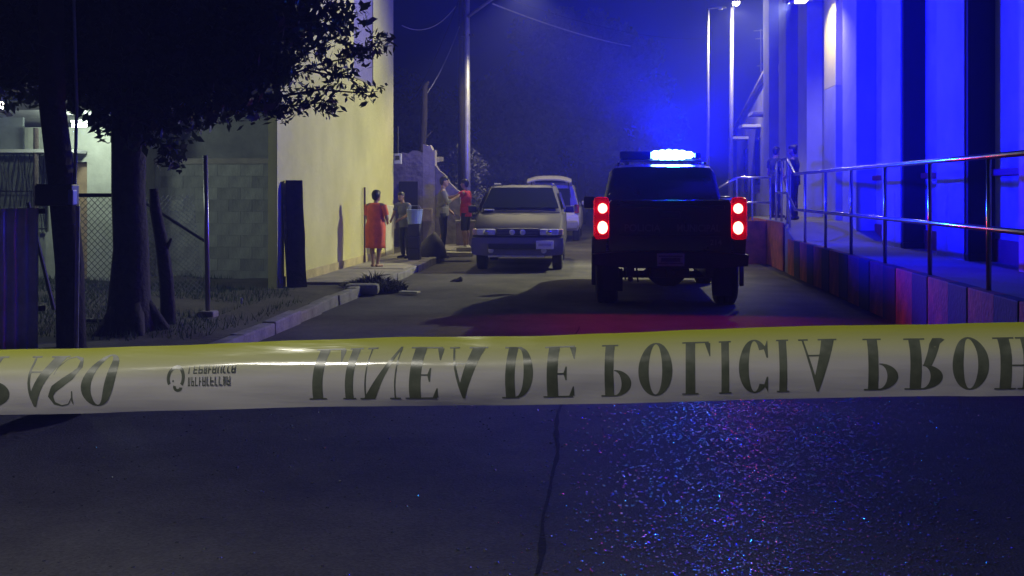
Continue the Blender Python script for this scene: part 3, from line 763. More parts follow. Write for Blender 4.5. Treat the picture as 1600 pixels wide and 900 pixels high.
for y_ in (14.56, 17.66, 11.46):
    cl0 = MB().box((-.17, y_ + .08 - 8, WHH / 2 + .3), (.345, .08, WHH - .6), bev=.01).build('shade_strip', M_COL, wh)
    MB().box((-.17, y_ + .08 - 8, .68), (.36, .16, .1), bev=.01).build('shade_foot', M_COL, cl0)
# red wall rail, skirting, conduit
for ya, yb2 in ((8, 11.59), (12.81, 14.69), (15.91, 17.79), (19.01, 20.89)):
    MB().box((-.045, (ya + yb2) / 2 - 8, 1.785), (.06, yb2 - ya, .09), bev=.01).build('wall_rail', M_REDP, wh)
    MB().box((-.014, (ya + yb2) / 2 - 8, .78), (.026, yb2 - ya, .3)).build('skirting', M_REDP, wh)
for y_, zz in ((16.3, 3.7), (13.4, 3.9), (19.6, 4.4)):
    MB().tube([(-.03, y_ - 8, .7), (-.03, y_ - 8, WHH)], .016, 8).build('conduit', M_GALV, wh)
    MB().box((-.04, y_ - 8, zz), (.07, .12, .12), bev=.008).build('junction_box', M_GALV, wh)
    MB().box((-.04, y_ - 8, 1.45), (.07, .1, .14), bev=.008).build('socket_box', M_DARKMETAL, wh)
MB().box((-.02, 11, 5.9), (.05, .02, .3)).build('vent_pin', M_DARKMETAL, wh)
# lines in the render: movement joints
for y_ in (24.6, 28, 31.2):
    MB().tube([(-.05, y_ - 8, 1), (-.05, y_ - 8, WHH - .2)], .05, 8).build('rain_pipe', M_PLASTER, wh)
    MB().box((-.1, y_ - 8, 5.0), (.22, .24, .24), bev=.02).build('rain_hopper', M_PLASTER, wh)
    for zz in (2.4, 3.9, 5.9): MB().box((-.04, y_ - 8, zz), (.1, .16, .05)).build('pipe_clip', M_DARKMETAL, wh)
# wall lamp over the cream pilaster
p = Vector((4.0, 23.1, AX(1306, 4, 4.64).z + .12))
wl = thing('wall_lamp', 'lit wall lamp with a flat hood above the yellow pilaster', 'lamp', p)
MB().box((.0, 0, .06), (.62, .8, .05), bev=.01).build('hood', M_GALV, wl)
MB().box((.02, 0, .0), (.22, .5, .06), bev=.01).build('lens', mat('wall_lamp_glow', (1, .95, .6), .4, var=0, emit=(1, .9, .45), es=6), wl)
MB().bar((.1, 0, .05), (.64, 0, .05), .04).build('bracket', M_GALV, wl)
lamp('wall_lamp_light', 'SPOT', (.1, -.1, -.06), 330, (1, .9, .42), wl, .1, 140, .6, (0, R(-20), 0))
_fd = Vector((-5.2, 18.2, .6)) - (p + Vector((-.25, -.1, -.1)))
fl = lamp('flood_light', 'SPOT', (-.25, -.1, -.1), 5200, (1, .99, .62), wl, .08, 96, .7); fl.rotation_euler = _fd.to_track_quat('-Z', 'Y').to_euler()
MB().box((-.22, -.05, -.02), (.12, .3, .12), bev=.02).build('flood_head', M_GALV, wl)
# wall-mounted bracket fittings at far end
for i, (px, py) in enumerate(((1188, 62), (1196, 105), (1193, 145))):
    q = AX(px, py, 4.9)
# lower far building
fb = thing('far_shed', 'lower pale building with sloping roofline beyond the warehouse', 'building', (5.15, 33.8, 0))
poly = [(0, -.1), (10.5, -.1), (10.5, 4.0), (.0, 5.7)]
MB().prism(poly, 0, 5, 'X').build('wall', M_WH, fb)
MB().add([(-.12, -.05, 5.74), (-.12, 10.7, 4.02), (5.2, 10.7, 4.02), (5.2, -.05, 5.74), (-.12, -.05, 5.84), (-.12, 10.7, 4.12), (5.2, 10.7, 4.12), (5.2, -.05, 5.84)], [(0, 1, 2, 3), (7, 6, 5, 4), (0, 4, 5, 1), (1, 5, 6, 2), (2, 6, 7, 3), (3, 7, 4, 0)]).build('roof', M_CONC, fb)
for y_, zz in ((1.6, 4.0), (4.2, 3.75), (7.4, 3.5)):
    MB().box((-.3, y_, zz), (.62, 1.2, .1), bev=.01).build('canopy', M_PLASTER, fb)
    MB().box((-.02, y_, zz - 1.2), (.06, 1.0, 1.6), bev=.01).build('window', M_GLASS, fb)
ant = thing('antenna_mast', 'thin roof antenna mast on the far shed roofline', 'antenna', W(1189, 108, 34.6))
MB().tube([(0, 0, -.1), (0, 0, 1.25)], .025, 6).build('mast', M_GALV, ant)
for k, zz in enumerate((1.2, .95, .1)): MB().tube([(-.22 + .05 * k, 0, zz), (.2, 0, zz + .02)], .015, 5).build('element', M_GALV, ant)

# ---- raised platform with painted block face
PT = .64
M_PLT = mat('platform_top', (.2, .19, .18), .85, 0, .3, 1.2, .4, 18)
M_ORG = mat('painted_orange', (.36, .09, .03), .8, 0, .65, 3.5, .5, 16)
M_BLK = mat('painted_black', (.018, .018, .02), .8, 0, .5, 3, .35, 16)
pf = thing('loading_platform', 'raised concrete loading platform with black and orange painted edge', 'platform', (PX, 0, 0))
PE = 20.2
MB().box(((BX - PX) / 2 + .06, (6 + PE) / 2, PT / 2 - .03), (BX - PX - .14, PE - 6, PT + .05)).build('slab', M_PLT, pf)
y_ = 6.0; k = 0
bo = MB().box((0, 0, 0), (.14, 1, PT + .05), bev=.012).build('edge_block', M_ORG, pf); first = True
while y_ < PE - .1:
    L = .58 if k % 2 else .7
    o = bo if first else share(bo, pf, m=(M_BLK if k % 2 else M_ORG)); first = False
    o.scale = (1.0 if k % 2 else .9, L - .012, 1); o.location = (.07, y_ + L / 2, PT / 2 - .02); y_ += L; k += 1
# landing, ramp and stair beyond
LT = .94
MB().prism([(PE, 0), (PE, PT), (PE + 1.3, LT), (PE + 6, LT), (PE + 6, 0)], .02, BX - PX, 'X').build('landing', M_PLT, pf)
MB().box((-.005, PE + 3.5, LT / 2), (.03, 5.0, LT - .02)).build('landing_face', M_ORG, pf)
for k in range(4):
    MB().box((-.14 - .26 * k, PE + 4.0, (LT - .2 * (k + 1)) / 2), (.28, 1.5, LT - .2 * (k + 1)), bev=.01).build('step', M_PLT, pf)
MB().box((-.6, PE + 3.15, .45), (1.15, .12, .95), bev=.02).build('stair_cheek', M_ORG, pf)
# handrail
hr = thing('handrail', 'tubular steel handrail with two rails along the platform edge', 'railing', (PX + .1, 0, 0))
M_RAIL = mat('rail_steel', (.55, .55, .57), .22, .95, .15, 8)
TR, LR_ = 1.86, 1.2
ys = PE + .35; yr = PE + 1.2
def rail(z0, dz, nm):
    MB().tube([(0, 6, z0), (0, 12, z0 + .005), (0, ys, z0), (0, yr, z0 + dz), (0, PE + 2.6, z0 + dz)], .027, 10).build(nm, M_RAIL, hr, smooth=True)
rail(TR, .31, 'top_rail'); rail(LR_, .31, 'lower_rail')
post_y = [AX(px, 300, PX + .1).y for px in (1545, 1453, 1383, 1330, 1290, 1258, 1234)] + [8.2]
for y_ in post_y:
    MB().tube([(0, y_, PT - .02), (0, y_, TR)], .024, 8).build('post', M_RAIL, hr, smooth=True)
for y_ in (yr, PE + 1.9, PE + 2.6): MB().tube([(0, y_, LT - .02), (0, y_, TR + .31)], .024, 8).build('post', M_RAIL, hr, smooth=True)
sr = thing('stair_rail', 'short stair handrail at the far steps of the platform', 'railing', (PX, PE + 3.25, 0))
def srl(z0, nm): MB().tube([(.1, 0, z0 + .0), (-.62, 0, z0), (-1.0, 0, z0 - .22)], .025, 8).build(nm, M_RAIL, sr, smooth=True)
srl(1.83, 'top_rail'); srl(1.3, 'lower_rail')
for x in (.08, -.3, -.62): MB().tube([(x, 0, .9), (x, 0, 1.83)], .022, 8).build('post', M_RAIL, sr)

# ================================================================== PEOPLE
SKIN = mat('skin', (.32, .19, .13), .55, 0, .12, 6)
HAIR = mat('hair', (.015, .012, .012), .5, 0, .4, 30)
def remesh(o, vox=.008, it=3):
    md = o.modifiers.new('merge', 'REMESH'); md.mode = 'VOXEL'; md.voxel_size = vox; md.use_smooth_shade = True
    s2 = o.modifiers.new('relax', 'SMOOTH'); s2.factor = .5; s2.iterations = it
def person(label, loc, rz, h, armL, armR, top=None, sleeve=.55, pants=None, pant_end=.06, dress=None, hair='short', shoes=(.03, .03, .03), stance=.06, leglift=0, headrot=0.0, plump=1.0, lean=0.0, hs=1.0):
    t = thing('person', label, 'person', loc, rz, None)
    def P(x, y, z): return Vector((x * h, (y + lean * max(0, z - .5)) * h, z * h))
    b = MB()
    k = plump
    b.ell(P(0, 0, .525), (.098 * h * k, .07 * h * k, .07 * h)); b.ell(P(0, .005, .61), (.086 * h * k, .066 * h * k, .09 * h))
    b.ell(P(0, 0, .73), (.1 * h * (k * .5 + .5), .066 * h * (k * .5 + .5), .1 * h)); b.capsule(P(-.095, 0, .81), P(.095, 0, .81), .034 * h, .034 * h)
    b.capsule(P(0, 0, .82), P(0, .012, .885), .034 * h, .029 * h)
    hr_ = Matrix.Rotation(headrot, 3, 'Z'); hc = P(0, .02, .935)
    def Hd(x, y, z): return hc + hr_ @ Vector((x * h * hs, y * h * hs, z * h * hs))
    b.ell(hc, (.045 * h * hs, .055 * h * hs, .064 * h * hs), rot=hr_); b.ell(Hd(0, .016, -.03), (.034 * h * hs, .036 * h * hs, .038 * h * hs), rot=hr_)
    b.capsule(Hd(0, .05, .008), Hd(0, .062, -.012), .006 * h, .009 * h)
    for s_ in (-1, 1): b.ell(Hd(s_ * .046, -.002, -.004), (.007 * h, .012 * h, .018 * h), 8, 6, hr_)
    arms = []
    for s_, (el, wr) in ((-1, armL), (1, armR)):
        sh = P(s_ * .118, 0, .805); e_ = P(*el); w_ = P(*wr)
        b.capsule(sh, e_, .031 * h, .024 * h); b.capsule(e_, w_, .024 * h, .016 * h)
        d_ = (w_ - e_).normalized(); sd_ = d_.cross(Vector((0, 1, .2))).normalized()
        pc = w_ + d_ * .03 * h; b.capsule(w_, pc + d_ * .015 * h, .015 * h, .018 * h)
        nrm = d_.cross(sd_)
        for q_ in range(4):
            off = sd_ * (q_ - 1.5) * .0095 * h; L_ = (.034, .042, .044, .038)[q_] * h
            a0 = pc + d_ * .016 * h + off; a1 = a0 + d_ * L_ * .6; a2 = a1 + (d_ * .7 + nrm * .6).normalized() * L_ * .6
            b.capsule(a0, a1, .0052 * h, .0048 * h, 8); b.capsule(a1, a2, .0048 * h, .004 * h, 8)
        a0 = w_ + d_ * .012 * h + sd_ * .014 * h; b.capsule(a0, a0 + (d_ + sd_ * .9).normalized() * .035 * h, .0065 * h, .005 * h, 8)
        arms.append((sh, e_, w_))
    legs = []
    for s_ in (-1, 1):
        hp = P(s_ * .052, 0, .5); kn = P(s_ * (.05 + stance * .3), .012, .285); an = P(s_ * stance, -.01 + s_ * leglift, .05)
        b.capsule(hp, kn, .053 * h * k, .034 * h); b.capsule(kn, an, .034 * h, .021 * h); b.ell(kn.lerp(an, .3) + Vector((0, -.012 * h, 0)), (.03 * h, .033 * h, .07 * h))
        legs.append((hp, kn, an))
    if not shoes:
        for s_, (hp, kn, an) in zip((-1, 1), legs): b.capsule(an + Vector((0, -.02 * h, -.028 * h)), an + Vector((s_ * .012 * h, .095 * h, -.035 * h)), .021 * h, .017 * h)
    body = b.build('body', SKIN, t, smooth=True, fix=False); remesh(body, .0075, 2)
    if shoes:
        for s_, (hp, kn, an) in zip((-1, 1), legs):
            m_ = MB(); m_.capsule(an + Vector((0, -.022 * h, -.022 * h)), an + Vector((s_ * .015 * h, .1 * h, -.03 * h)), .026 * h, .021 * h); m_.capsule(an + Vector((0, 0, .0)), an + Vector((0, 0, -.025 * h)), .026 * h, .026 * h)
            o_ = m_.build('shoe', mat('shoe_%02d_%02d' % (int(shoes[0] * 100), int(shoes[2] * 100)), shoes, .6), t, smooth=True, fix=False); remesh(o_, .01, 3)
    # eyes and mouth
    f_ = MB()
    for s_ in (-1, 1): f_.ell(Hd(s_ * .018, .05, .004), (.006 * h, .005 * h, .004 * h), 8, 6)
    f_.build('eyes', HAIR, body)
    MB().ell(Hd(0, .051, -.034), (.014 * h, .004 * h, .004 * h), 8, 6).build('mouth', mat('lip', (.25, .1, .08), .5), body)
    # hair
    m_ = MB(); m_.ell(Hd(0, -.012, .014), (.05 * h * hs, .055 * h * hs, .06 * h * hs), rot=hr_); m_.ell(Hd(0, .012, .035), (.044 * h * hs, .046 * h * hs, .036 * h * hs), rot=hr_)
    if hair == 'bun': m_.ell(Hd(0, -.045, .055), (.026 * h, .026 * h, .024 * h)); m_.ell(Hd(0, -.03, -.02), (.038 * h, .032 * h, .04 * h))
    elif hair == 'long': m_.capsule(Hd(0, -.03, 0), Hd(0, -.045, -.1), .04 * h, .022 * h)
    else: m_.ell(Hd(0, -.028, -.012), (.042 * h * hs, .034 * h * hs, .04 * h * hs))
    o_ = m_.build('hair', HAIR, body, smooth=True, fix=False); remesh(o_, .01, 2)
    def flatcone(mb, a_, b_, ra, rb): mb.tube([a_, a_.lerp(b_, .5), b_], [ra, (ra + rb) / 2, rb], 14)
    g = .008 * h
    if top:
        m_ = MB()
        m_.ell(P(0, 0, .73), (.1 * h * (k * .5 + .5) + g, .066 * h * (k * .5 + .5) + g, .1 * h)); m_.capsule(P(-.095, 0, .805), P(.095, 0, .805), .034 * h + g, .034 * h + g)
        m_.ell(P(0, .005, .62), (.088 * h * k + g, .068 * h * k + g, .1 * h)); m_.loft([[P(0, 0, z_) + Vector((math.cos(a_) * (.1 * h * k + g), math.sin(a_) * (.072 * h * k + g), 0)) for a_ in np.linspace(0, 6.283, 20, endpoint=False)] for z_ in (.47, .6)])
        for sh, e_, w_ in arms:
            if sleeve <= 1: flatcone(m_, sh, sh.lerp(e_, sleeve), .04 * h, .037 * h)
            else: flatcone(m_, sh, e_, .038 * h, .032 * h); flatcone(m_, e_ - (w_ - e_) * .08, e_.lerp(w_, sleeve - 1), .032 * h, .024 * h)
        o_ = m_.build('shirt', top, t, smooth=True, fix=False); remesh(o_, .009, 3)
    if pants:
        m_ = MB(); m_.ell(P(0, 0, .525), (.1 * h * k + g, .074 * h * k + g, .068 * h))
        for hp, kn, an in legs:
            flatcone(m_, hp + Vector((0, 0, .02 * h)), kn, .058 * h * k, .042 * h)
            if pant_end < .28: flatcone(m_, kn + Vector((0, 0, .02 * h)), kn.lerp(an, (.285 - pant_end) / .235), .042 * h, .034 * h)
        o_ = m_.build('trousers' if pant_end < .2 else 'shorts', pants, t, smooth=True, fix=False); remesh(o_, .009, 2)
    if dress:
        rings = []
        for z_, rx, ry in ((.845, .042, .036), (.832, .075, .05), (.81, .1, .064), (.775, .11, .078), (.73, .112, .086), (.66, .104, .088), (.6, .108, .094), (.53, .124, .104), (.45, .124, .102), (.36, .116, .094), (.3, .114, .092), (.25, .118, .094)):
            ring = []
            for a_ in np.linspace(0, 6.283, 40, endpoint=False):
                fold = 1 + (.05 * math.sin(a_ * 5 + z_ * 6) + .045 * math.sin(a_ * 9 + 1.3 - z_ * 4)) * max(0.1, (.72 - z_) * 2.2) + .03 * nz(a_ * 2, z_ * 9, 1, 6.)
                ring.append(P(0, 0, z_) + Vector((math.cos(a_) * rx * h * fold * (.72 + .3 * plump), math.sin(a_) * ry * h * fold * (.72 + .3 * plump), 0)))
            rings.append(ring)
        m_ = MB(); m_.loft(rings, True, False)
        o_ = m_.build('dress', dress, t, smooth=True); md = o_.modifiers.new('cloth', 'SOLIDIFY'); md.thickness = .008
        for sh, e_, w_ in arms:
            m_ = MB(); flatcone(m_, sh + (sh - e_) * .05, sh.lerp(e_, sleeve), .045 * h, .042 * h); m_.build('sleeve', dress, o_, smooth='auto')
    return t
ORANGE = mat('orange_dress', (.75, .14, .045), .8, 0, .2, 12, .3, 40)
p = G(587, 417, .125)
person('woman in a loose red orange dress seen from behind on the pavement', (p.x, p.y, .125), R(-20), 1.42, ((-.15, .03, .64), (-.08, .12, .6)), ((.155, .03, .64), (.1, .13, .6)), dress=ORANGE, sleeve=.75, hair='short', shoes=None, stance=.035, plump=1.35, hs=1.15)
p = G(728, 391, .12)
person('person in a red shirt and black shorts reaching out an arm', (p.x, p.y, .14), R(78), 1.68, ((-.13, .13, .75), (-.1, .27, .745)), ((.15, -.02, .63), (.15, .03, .5)),
       top=mat('red_shirt', (.5, .02, .05), .8, 0, .2, 12, .3, 30), sleeve=.45, pants=mat('black_cloth', (.02, .02, .025), .85, 0, .3, 10), pant_end=.27, shoes=(.6, .6, .5), stance=.04)
p = G(692, 396, .12)
person('person in a grey shirt and dark trousers facing the red shirted person', (p.x, p.y, .12), R(-80), 1.75, ((-.16, .02, .63), (-.13, .1, .55)), ((.17, .05, .66), (.13, .15, .72)),
       top=mat('grey_shirt', (.16, .15, .17), .85, 0, .3, 10), sleeve=1.5, pants=mat('navy_trousers', (.018, .018, .03), .85, 0, .3, 10), shoes=(.02, .02, .02), stance=.085)
p = G(633, 405, .12)
person('person in a pale blue top bending by the far corner of the yellow building', (p.x - .05, p.y + .3, .12), R(150), 1.4, ((-.14, .08, .66), (-.08, .18, .6)), ((.14, .08, .66), (.1, .18, .6)),
       top=mat('slate_shirt', (.13, .14, .2), .85, 0, .2, 10), sleeve=.6, pants=mat('dark_jeans', (.025, .028, .04), .85, 0, .3, 10), shoes=(.03, .03, .03), stance=.05, lean=.18)
p = G(640, 407, .12)
cl_ = thing('bucket', 'pale blue plastic bucket standing on a low crate by the yellow corner', 'bucket', (p.x + .06, p.y + .25, .86))
MB().lathe([(.13, 0), (.14, .01), (.17, .28), (.18, .29), (.17, .3), (.155, .28)], 18).build('pail', mat('pale_blue', (.22, .28, .6), .5, 0, .15, 5), cl_)
MB().tube([(-.17, 0, .28), (-.1, -.04, .38), (.1, -.04, .38), (.17, 0, .28)], .006, 5).build('handle', M_GALV, cl_)
cr_ = thing('crate_stack', 'dark narrow crate stack under the pale blue bucket', 'crate', (p.x + .06, p.y + .25, .12))
for k in range(3): MB().box((0, 0, .12 + k * .247), (.24, .24, .235), bev=.012).build('crate', mat('crate_dark', (.04, .04, .05), .8), cr_)
p = W(1211, 240, 23.6)
person('dark clothed person with short hair standing on the platform landing', (PX + .40, 24.9, LT), R(-60), 1.6, ((-.15, .0, .63), (-.14, .05, .5)), ((.15, .0, .63), (.14, .06, .5)),
       top=mat('navy_top', (.03, .03, .06), .85, 0, .3, 10), sleeve=.6, pants=MATS['navy_trousers'], shoes=(.02, .02, .02), headrot=R(20))
person('dark clothed person with hair tied up standing on the platform landing', (PX + .53, 23.2, LT), R(70), 1.56, ((-.15, .02, .63), (-.1, .1, .58)), ((.15, .02, .63), (.1, .12, .58)),
       top=mat('black_top', (.03, .028, .04), .85, 0, .3, 10), sleeve=.5, pants=MATS['navy_trousers'], shoes=(.02, .02, .02), hair='bun')

# ================================================================== VEHICLES
def wheel(parent, loc, r_, wd, rim_m, spokes=6, side=1):
    Rm = Matrix.Rotation(R(90), 4, 'Y')
    prof = [(r_ * .62, -wd * .46), (r_ * .86, -wd * .5), (r_ * .97, -wd * .42), (r_, -wd * .3), (r_ * .985, -wd * .1), (r_, -wd * .08), (r_, wd * .08), (r_ * .985, wd * .1), (r_, wd * .3), (r_ * .97, wd * .42), (r_ * .86, wd * .5), (r_ * .62, wd * .46)]
    w_ = thing('wheel', None, None, loc); w_.parent = parent
    for k_ in ('label', 'category'):
        if k_ in w_: del w_[k_]
    MB().lathe(prof, 32, Rm).build('tyre', M_RUBBER, w_, smooth='auto')
    m_ = MB(); m_.lathe([(r_ * .2, wd * .36), (r_ * .2, wd * .4), (.01, wd * .42)], 16, Rm) ; m_.lathe([(r_ * .62, wd * .3), (r_ * .6, wd * .47), (r_ * .55, wd * .4), (r_ * .5, wd * .3)], 28, Rm)
    for k in range(spokes):
        a_ = 2 * math.pi * k / spokes; m_.bar((wd * .36, .1 * r_ * math.cos(a_), .1 * r_ * math.sin(a_)), (wd * .36, .57 * r_ * math.cos(a_), .57 * r_ * math.sin(a_)), .05, .1 * r_ + .03)
    o_ = m_.build('rim', rim_m, w_)
    if side < 0: w_.rotation_euler = (0, 0, math.pi)
    return w_
def sec(y, zb, zt, wb, wm, wt, rnd=.06):
    """closed ring at station y: half widths at bottom / middle / top"""
    h = [(wb, zb), (wm, zb + (zt - zb) * .25), (wm, zb + (zt - zb) * .62), (wt + (wm - wt) * .25, zt - rnd), (wt - rnd * .6, zt - rnd * .25), (wt * .55, zt), ]
    return [(x, y, z) for x, z in h] + [(-x, y, z) for x, z in reversed(h)]

# ---------------------------------------- police pickup
TX = (G(922, 475).x + G(1158, 475).x) / 2; TY = 14.0
M_TRK = mat('truck_paint', (.02, .021, .028), .3, .2, .15, 4, coat=.6)
M_CHRM = mat('bumper_dark', (.03, .03, .034), .4, .5, .2, 6)
pt_ = thing('police_pickup', 'dark police pickup truck seen from behind with red tail lamps lit', 'pickup', (TX, TY, 0))
HW = .97
# bed
m = MB()
for s_ in (-1, 1):
    m.loft([[(s_ * x, y, z) for x, z in ((HW - .12, .62), (HW - .02, .68), (HW, .95), (HW - .01, 1.3), (HW - .03, 1.42), (HW - .1, 1.45), (HW - .16, 1.43), (HW - .16, .7))] for y in (.06, .12, 1.9)])
m.box((0, 1.0, .74), (HW * 2 - .3, 1.8, .06)); m.box((0, 1.88, 1.06), (HW * 2 - .3, .05, .7))
m.build('bed', M_TRK, pt_, smooth='auto')
for s_ in (-1, 1):   # arch flares
    m = MB(); secs = []
    for a_ in np.linspace(R(-12), R(192), 18):
        c_, s2 = math.cos(a_), math.sin(a_)
        secs.append([(s_ * (HW - .02), 1.1 + .44 * c_, .4 + .46 * s2), (s_ * (HW + .035), 1.1 + .44 * c_, .4 + .46 * s2), (s_ * (HW + .035), 1.1 + .5 * c_, .4 + .53 * s2), (s_ * (HW - .02), 1.1 + .52 * c_, .4 + .55 * s2)])
    m.loft(secs).build('wheel_flare', M_CHRM, pt_, smooth='auto')
tg = MB().loft([[(x * k, yy, z) for x, z in ((-.76, .76), (.76, .76), (.78, .8), (.78, 1.38), (.75, 1.43), (-.75, 1.43), (-.78, 1.38), (-.78, .8))] for yy, k in ((0.0, .985), (.02, 1.0), (.08, 1.0))]).build('tailgate', M_TRK, pt_, smooth='auto')
MB().box((0, -.012, 1.34), (1.38, .03, .05), bev=.012).build('top_moulding', M_TRK, tg)
MB().box((0, -.008, .98), (1.3, .02, .03), bev=.008).build('crease', M_TRK, tg)
MB().box((0, -.014, 1.24), (.26, .03, .09), bev=.015).build('latch_handle', M_CHRM, tg)
M_LET = mat('tailgate_letter', (.10, .10, .11), .6)
text_mesh('lettering', 'POLICIA', .125, M_LET, tg, (-.35, -.006, 1.07), (R(90), 0, 0), .001, 1.0)
text_mesh('lettering', 'MUNICIPAL', .125, M_LET, tg, (.36, -.006, 1.07), (R(90), 0, 0), .001, .85)
text_mesh('unit_number', '214', .1, M_LET, tg, (.58, -.006, .89), (R(90), 0, 0), .001)
# tail lamps
M_TLENS = mat('tail_lens', (.55, .008, .015), .15, var=0, coat=.5, transl=.75)
M_TBULB = mat('tail_bulb', (1, .3, .2), .3, var=0, emit=(1, .3, .22), es=7)
RED = (1, .012, .03)
for s_ in (-1, 1):
    tlm = MB().box((s_ * (HW - .1), .0, 1.2), (.2, .12, .54), bev=.055).build('tail_lamp', M_TLENS, pt_, smooth='auto')
    for z_, rr_, rv in ((1.325, .062, .066), (1.08, .066, .085)):
        MB().ell((s_ * (HW - .115), -.055, z_), (rr_, .02, rv)).build('bulb', M_TBULB, tlm, smooth=True)
        lamp('tail_light', 'SPOT', (s_ * (HW - .115), -.10, z_), 14, RED, tlm, .05, 130, 1.0, (R(-86), 0, 0)); lamp('inner_light', 'POINT', (s_ * (HW - .115), -.005, z_), .5, (1, .03, .06), tlm, .02); lamp('tail_side_light', 'SPOT', (s_ * (HW - .09), -.10, z_), 17, RED, tlm, .05, 172, .3, (R(-90), 0, 0))
# bumper, plate, hitch
bp_ = MB().loft([[(x, y + (.05 * abs(x) ** 2), z) for x, z in ((sx, zz) for sx, zz in ((-.97, .6), (-.5, .57), (.5, .57), (.97, .6), (.98, .74), (.5, .78), (-.5, .78), (-.98, .74)))] for y in (-.16, -.14, .05)]).build('bumper', M_CHRM, pt_, smooth='auto')
pl_ = MB().box((0, -.17, .68), (.34, .014, .16), bev=.005).build('licence_plate', mat('plate', (.34, .33, .36), .5, 0, .15, 14), bp_)
for z_ in (.635, .725): MB().box((0, -.179, z_), (.3, .004, .014)).build('plate_band', mat('plate_ink', (.08, .06, .1), .6), pl_)
MB().box((0, -.179, .68), (.24, .004, .05)).build('plate_characters', mat('plate_ink', (.08, .06, .1), .6), pl_)
m = MB(); m.box((0, .1, .5), (.5, .2, .12), bev=.02); m.box((0, -.08, .5), (.09, .2, .09), bev=.01); m.build('hitch', M_DARKMETAL, pt_)
# cab
cab = [(1.92, .62, 1.2, .9, .96, .94), (1.93, 1.2, 1.3, .95, .95, .93)]
m = MB()
body_secs = [sec(y, .52, zt, .9, HW, .93, .05) for y, zt in ((1.93, 1.3), (2.2, 1.31), (3.9, 1.3), (4.1, 1.24), (5.2, 1.14), (5.45, .98))]
cb = m.loft(body_secs).build('cab', M_TRK, pt_, smooth='auto')
gl = [[(x * k, y + yy, z) for x, z in ((-.88, 1.29), (.88, 1.29), (.72, 1.86), (.66, 1.93), (-.66, 1.93), (-.72, 1.86)) for yy in [0]] for y, k in ((1.98, 1.0),)]
def cabring(y, tz, k=1.0, lw=.88): return [(-lw * k, y, 1.28), (lw * k, y, 1.28), (.76 * k, y, tz - .1), (.69 * k, y, tz - .02), (.4 * k, y, tz), (-.4 * k, y, tz), (-.69 * k, y, tz - .02), (-.76 * k, y, tz - .1)]
MB().loft([cabring(1.95, 1.75, .97), cabring(2.02, 1.9), cabring(2.2, 1.935), cabring(3.2, 1.94), cabring(3.5, 1.91), cabring(4.25, 1.32, .98)]).build('cabin', M_TRK, cb, smooth='auto')
rw = MB().add([(-.62, 1.945, 1.36), (.62, 1.945, 1.36), (.56, 1.985, 1.76), (-.56, 1.985, 1.76)], [(0, 1, 2, 3)]).build('rear_window', M_GLASS, pt_)
for s_ in (-1, 1):
    MB().add([(s_ * .885, 2.2, 1.36), (s_ * .885, 3.9, 1.36), (s_ * .782, 3.45, 1.78), (s_ * .782, 2.25, 1.78)], [(0, 1, 2, 3)]).build('side_window', M_GLASS, pt_)
    mr = MB().box((s_ * 1.08, 3.75, 1.36), (.2, .1, .2), bev=.03).build('mirror', M_TRK, pt_, smooth='auto'); MB().box((s_ * .97, 3.76, 1.3), (.12, .04, .04)).build('mirror_arm', M_CHRM, mr)
    MB().box((s_ * .63, 2.8, 1.955), (.04, 1.3, .03), bev=.008).build('roof_rack', M_CHRM, pt_)
# running gear
RIM = mat('rim_grey', (.25, .25, .26), .4, .7, .2, 5)
for s_ in (-1, 1):
    wheel(pt_, (s_ * (HW - .165), 1.1, .4), .4, .3, RIM, 6, s_); wheel(pt_, (s_ * (HW - .16), 4.5, .4), .4, .28, RIM, 6, s_)
    MB().box((s_ * .5, .7, .47), (.07, 1.2, .03), bev=.01).build('leaf_spring', M_DARKMETAL, pt_)
    MB().box((s_ * .5, 2.5, .52), (.1, 5, .14)).build('chassis_rail', M_DARKMETAL, pt_)
m = MB(); m.tube([(-.75, 1.1, .4), (.75, 1.1, .4)], .05, 10); m.prism([(-.3, .42), (-.16, .29), (-.06, .25), (.1, .25), (.18, .29), (.32, .42), (.2, .55), (-.2, .55)], .96, 1.26)
m.build('rear_axle', M_DARKMETAL, pt_)
MB().tube([(-.5, .2, .46), (-.5, -.02, .42)], .035, 10).build('exhaust', M_DARKMETAL, pt_)
for x, zz in ((-.58, .4), (-.42, .37), (-.66, .43)): MB().bar((x, .15, .58), (x + .02, .15, zz), .035, .02).build('chain_hook', M_DARKMETAL, pt_)
MB().box((.72, .62, .33), (.26, .012, .34), Matrix.Rotation(R(-8), 4, 'X')).build('mud_flap', M_RUBBER, pt_)
MB().box((-.72, .62, .36), (.26, .012, .3), Matrix.Rotation(R(-8), 4, 'X')).build('mud_flap', M_RUBBER, pt_)
# roof light bar
M_BARB = mat('lightbar_dark_lens', (.03, .04, .12), .12, var=0, coat=.5)
M_LED = mat('lightbar_led', (.3, .7, 1), .3, var=0, emit=(.30, .85, 1.0), es=16)
lb_ = MB().box((0, 2.75, 2.0), (1.24, .3, .03), bev=.008).build('light_bar', M_GALV, pt_)
MB().box((-.37, 2.75, 2.085), (.48, .28, .13), bev=.04).build('dark_lens', M_BARB, lb_, smooth='auto')
for k_ in range(6):
    MB().ell((-.06 + k_ * .1, 2.75, 2.095), (.075, .125, (.07, .082, .09, .085, .075, .055)[k_])).build('lit_lens', M_LED, lb_, smooth=True)
MB().box((.57, 2.75, 2.08), (.1, .26, .1), bev=.035).build('end_cap', M_BARB, lb_, smooth='auto')
for s_ in (-1, 1): MB().box((s_ * .5, 2.75, 1.965), (.06, .2, .05)).build('foot', M_GALV, lb_)
BLUE = (.0008, .001, 1)
lamp('beacon_side_light', 'SPOT', (.3, 2.75, 2.22), 5600, BLUE, lb_, .06, 165, .6, (0, R(-90), 0))
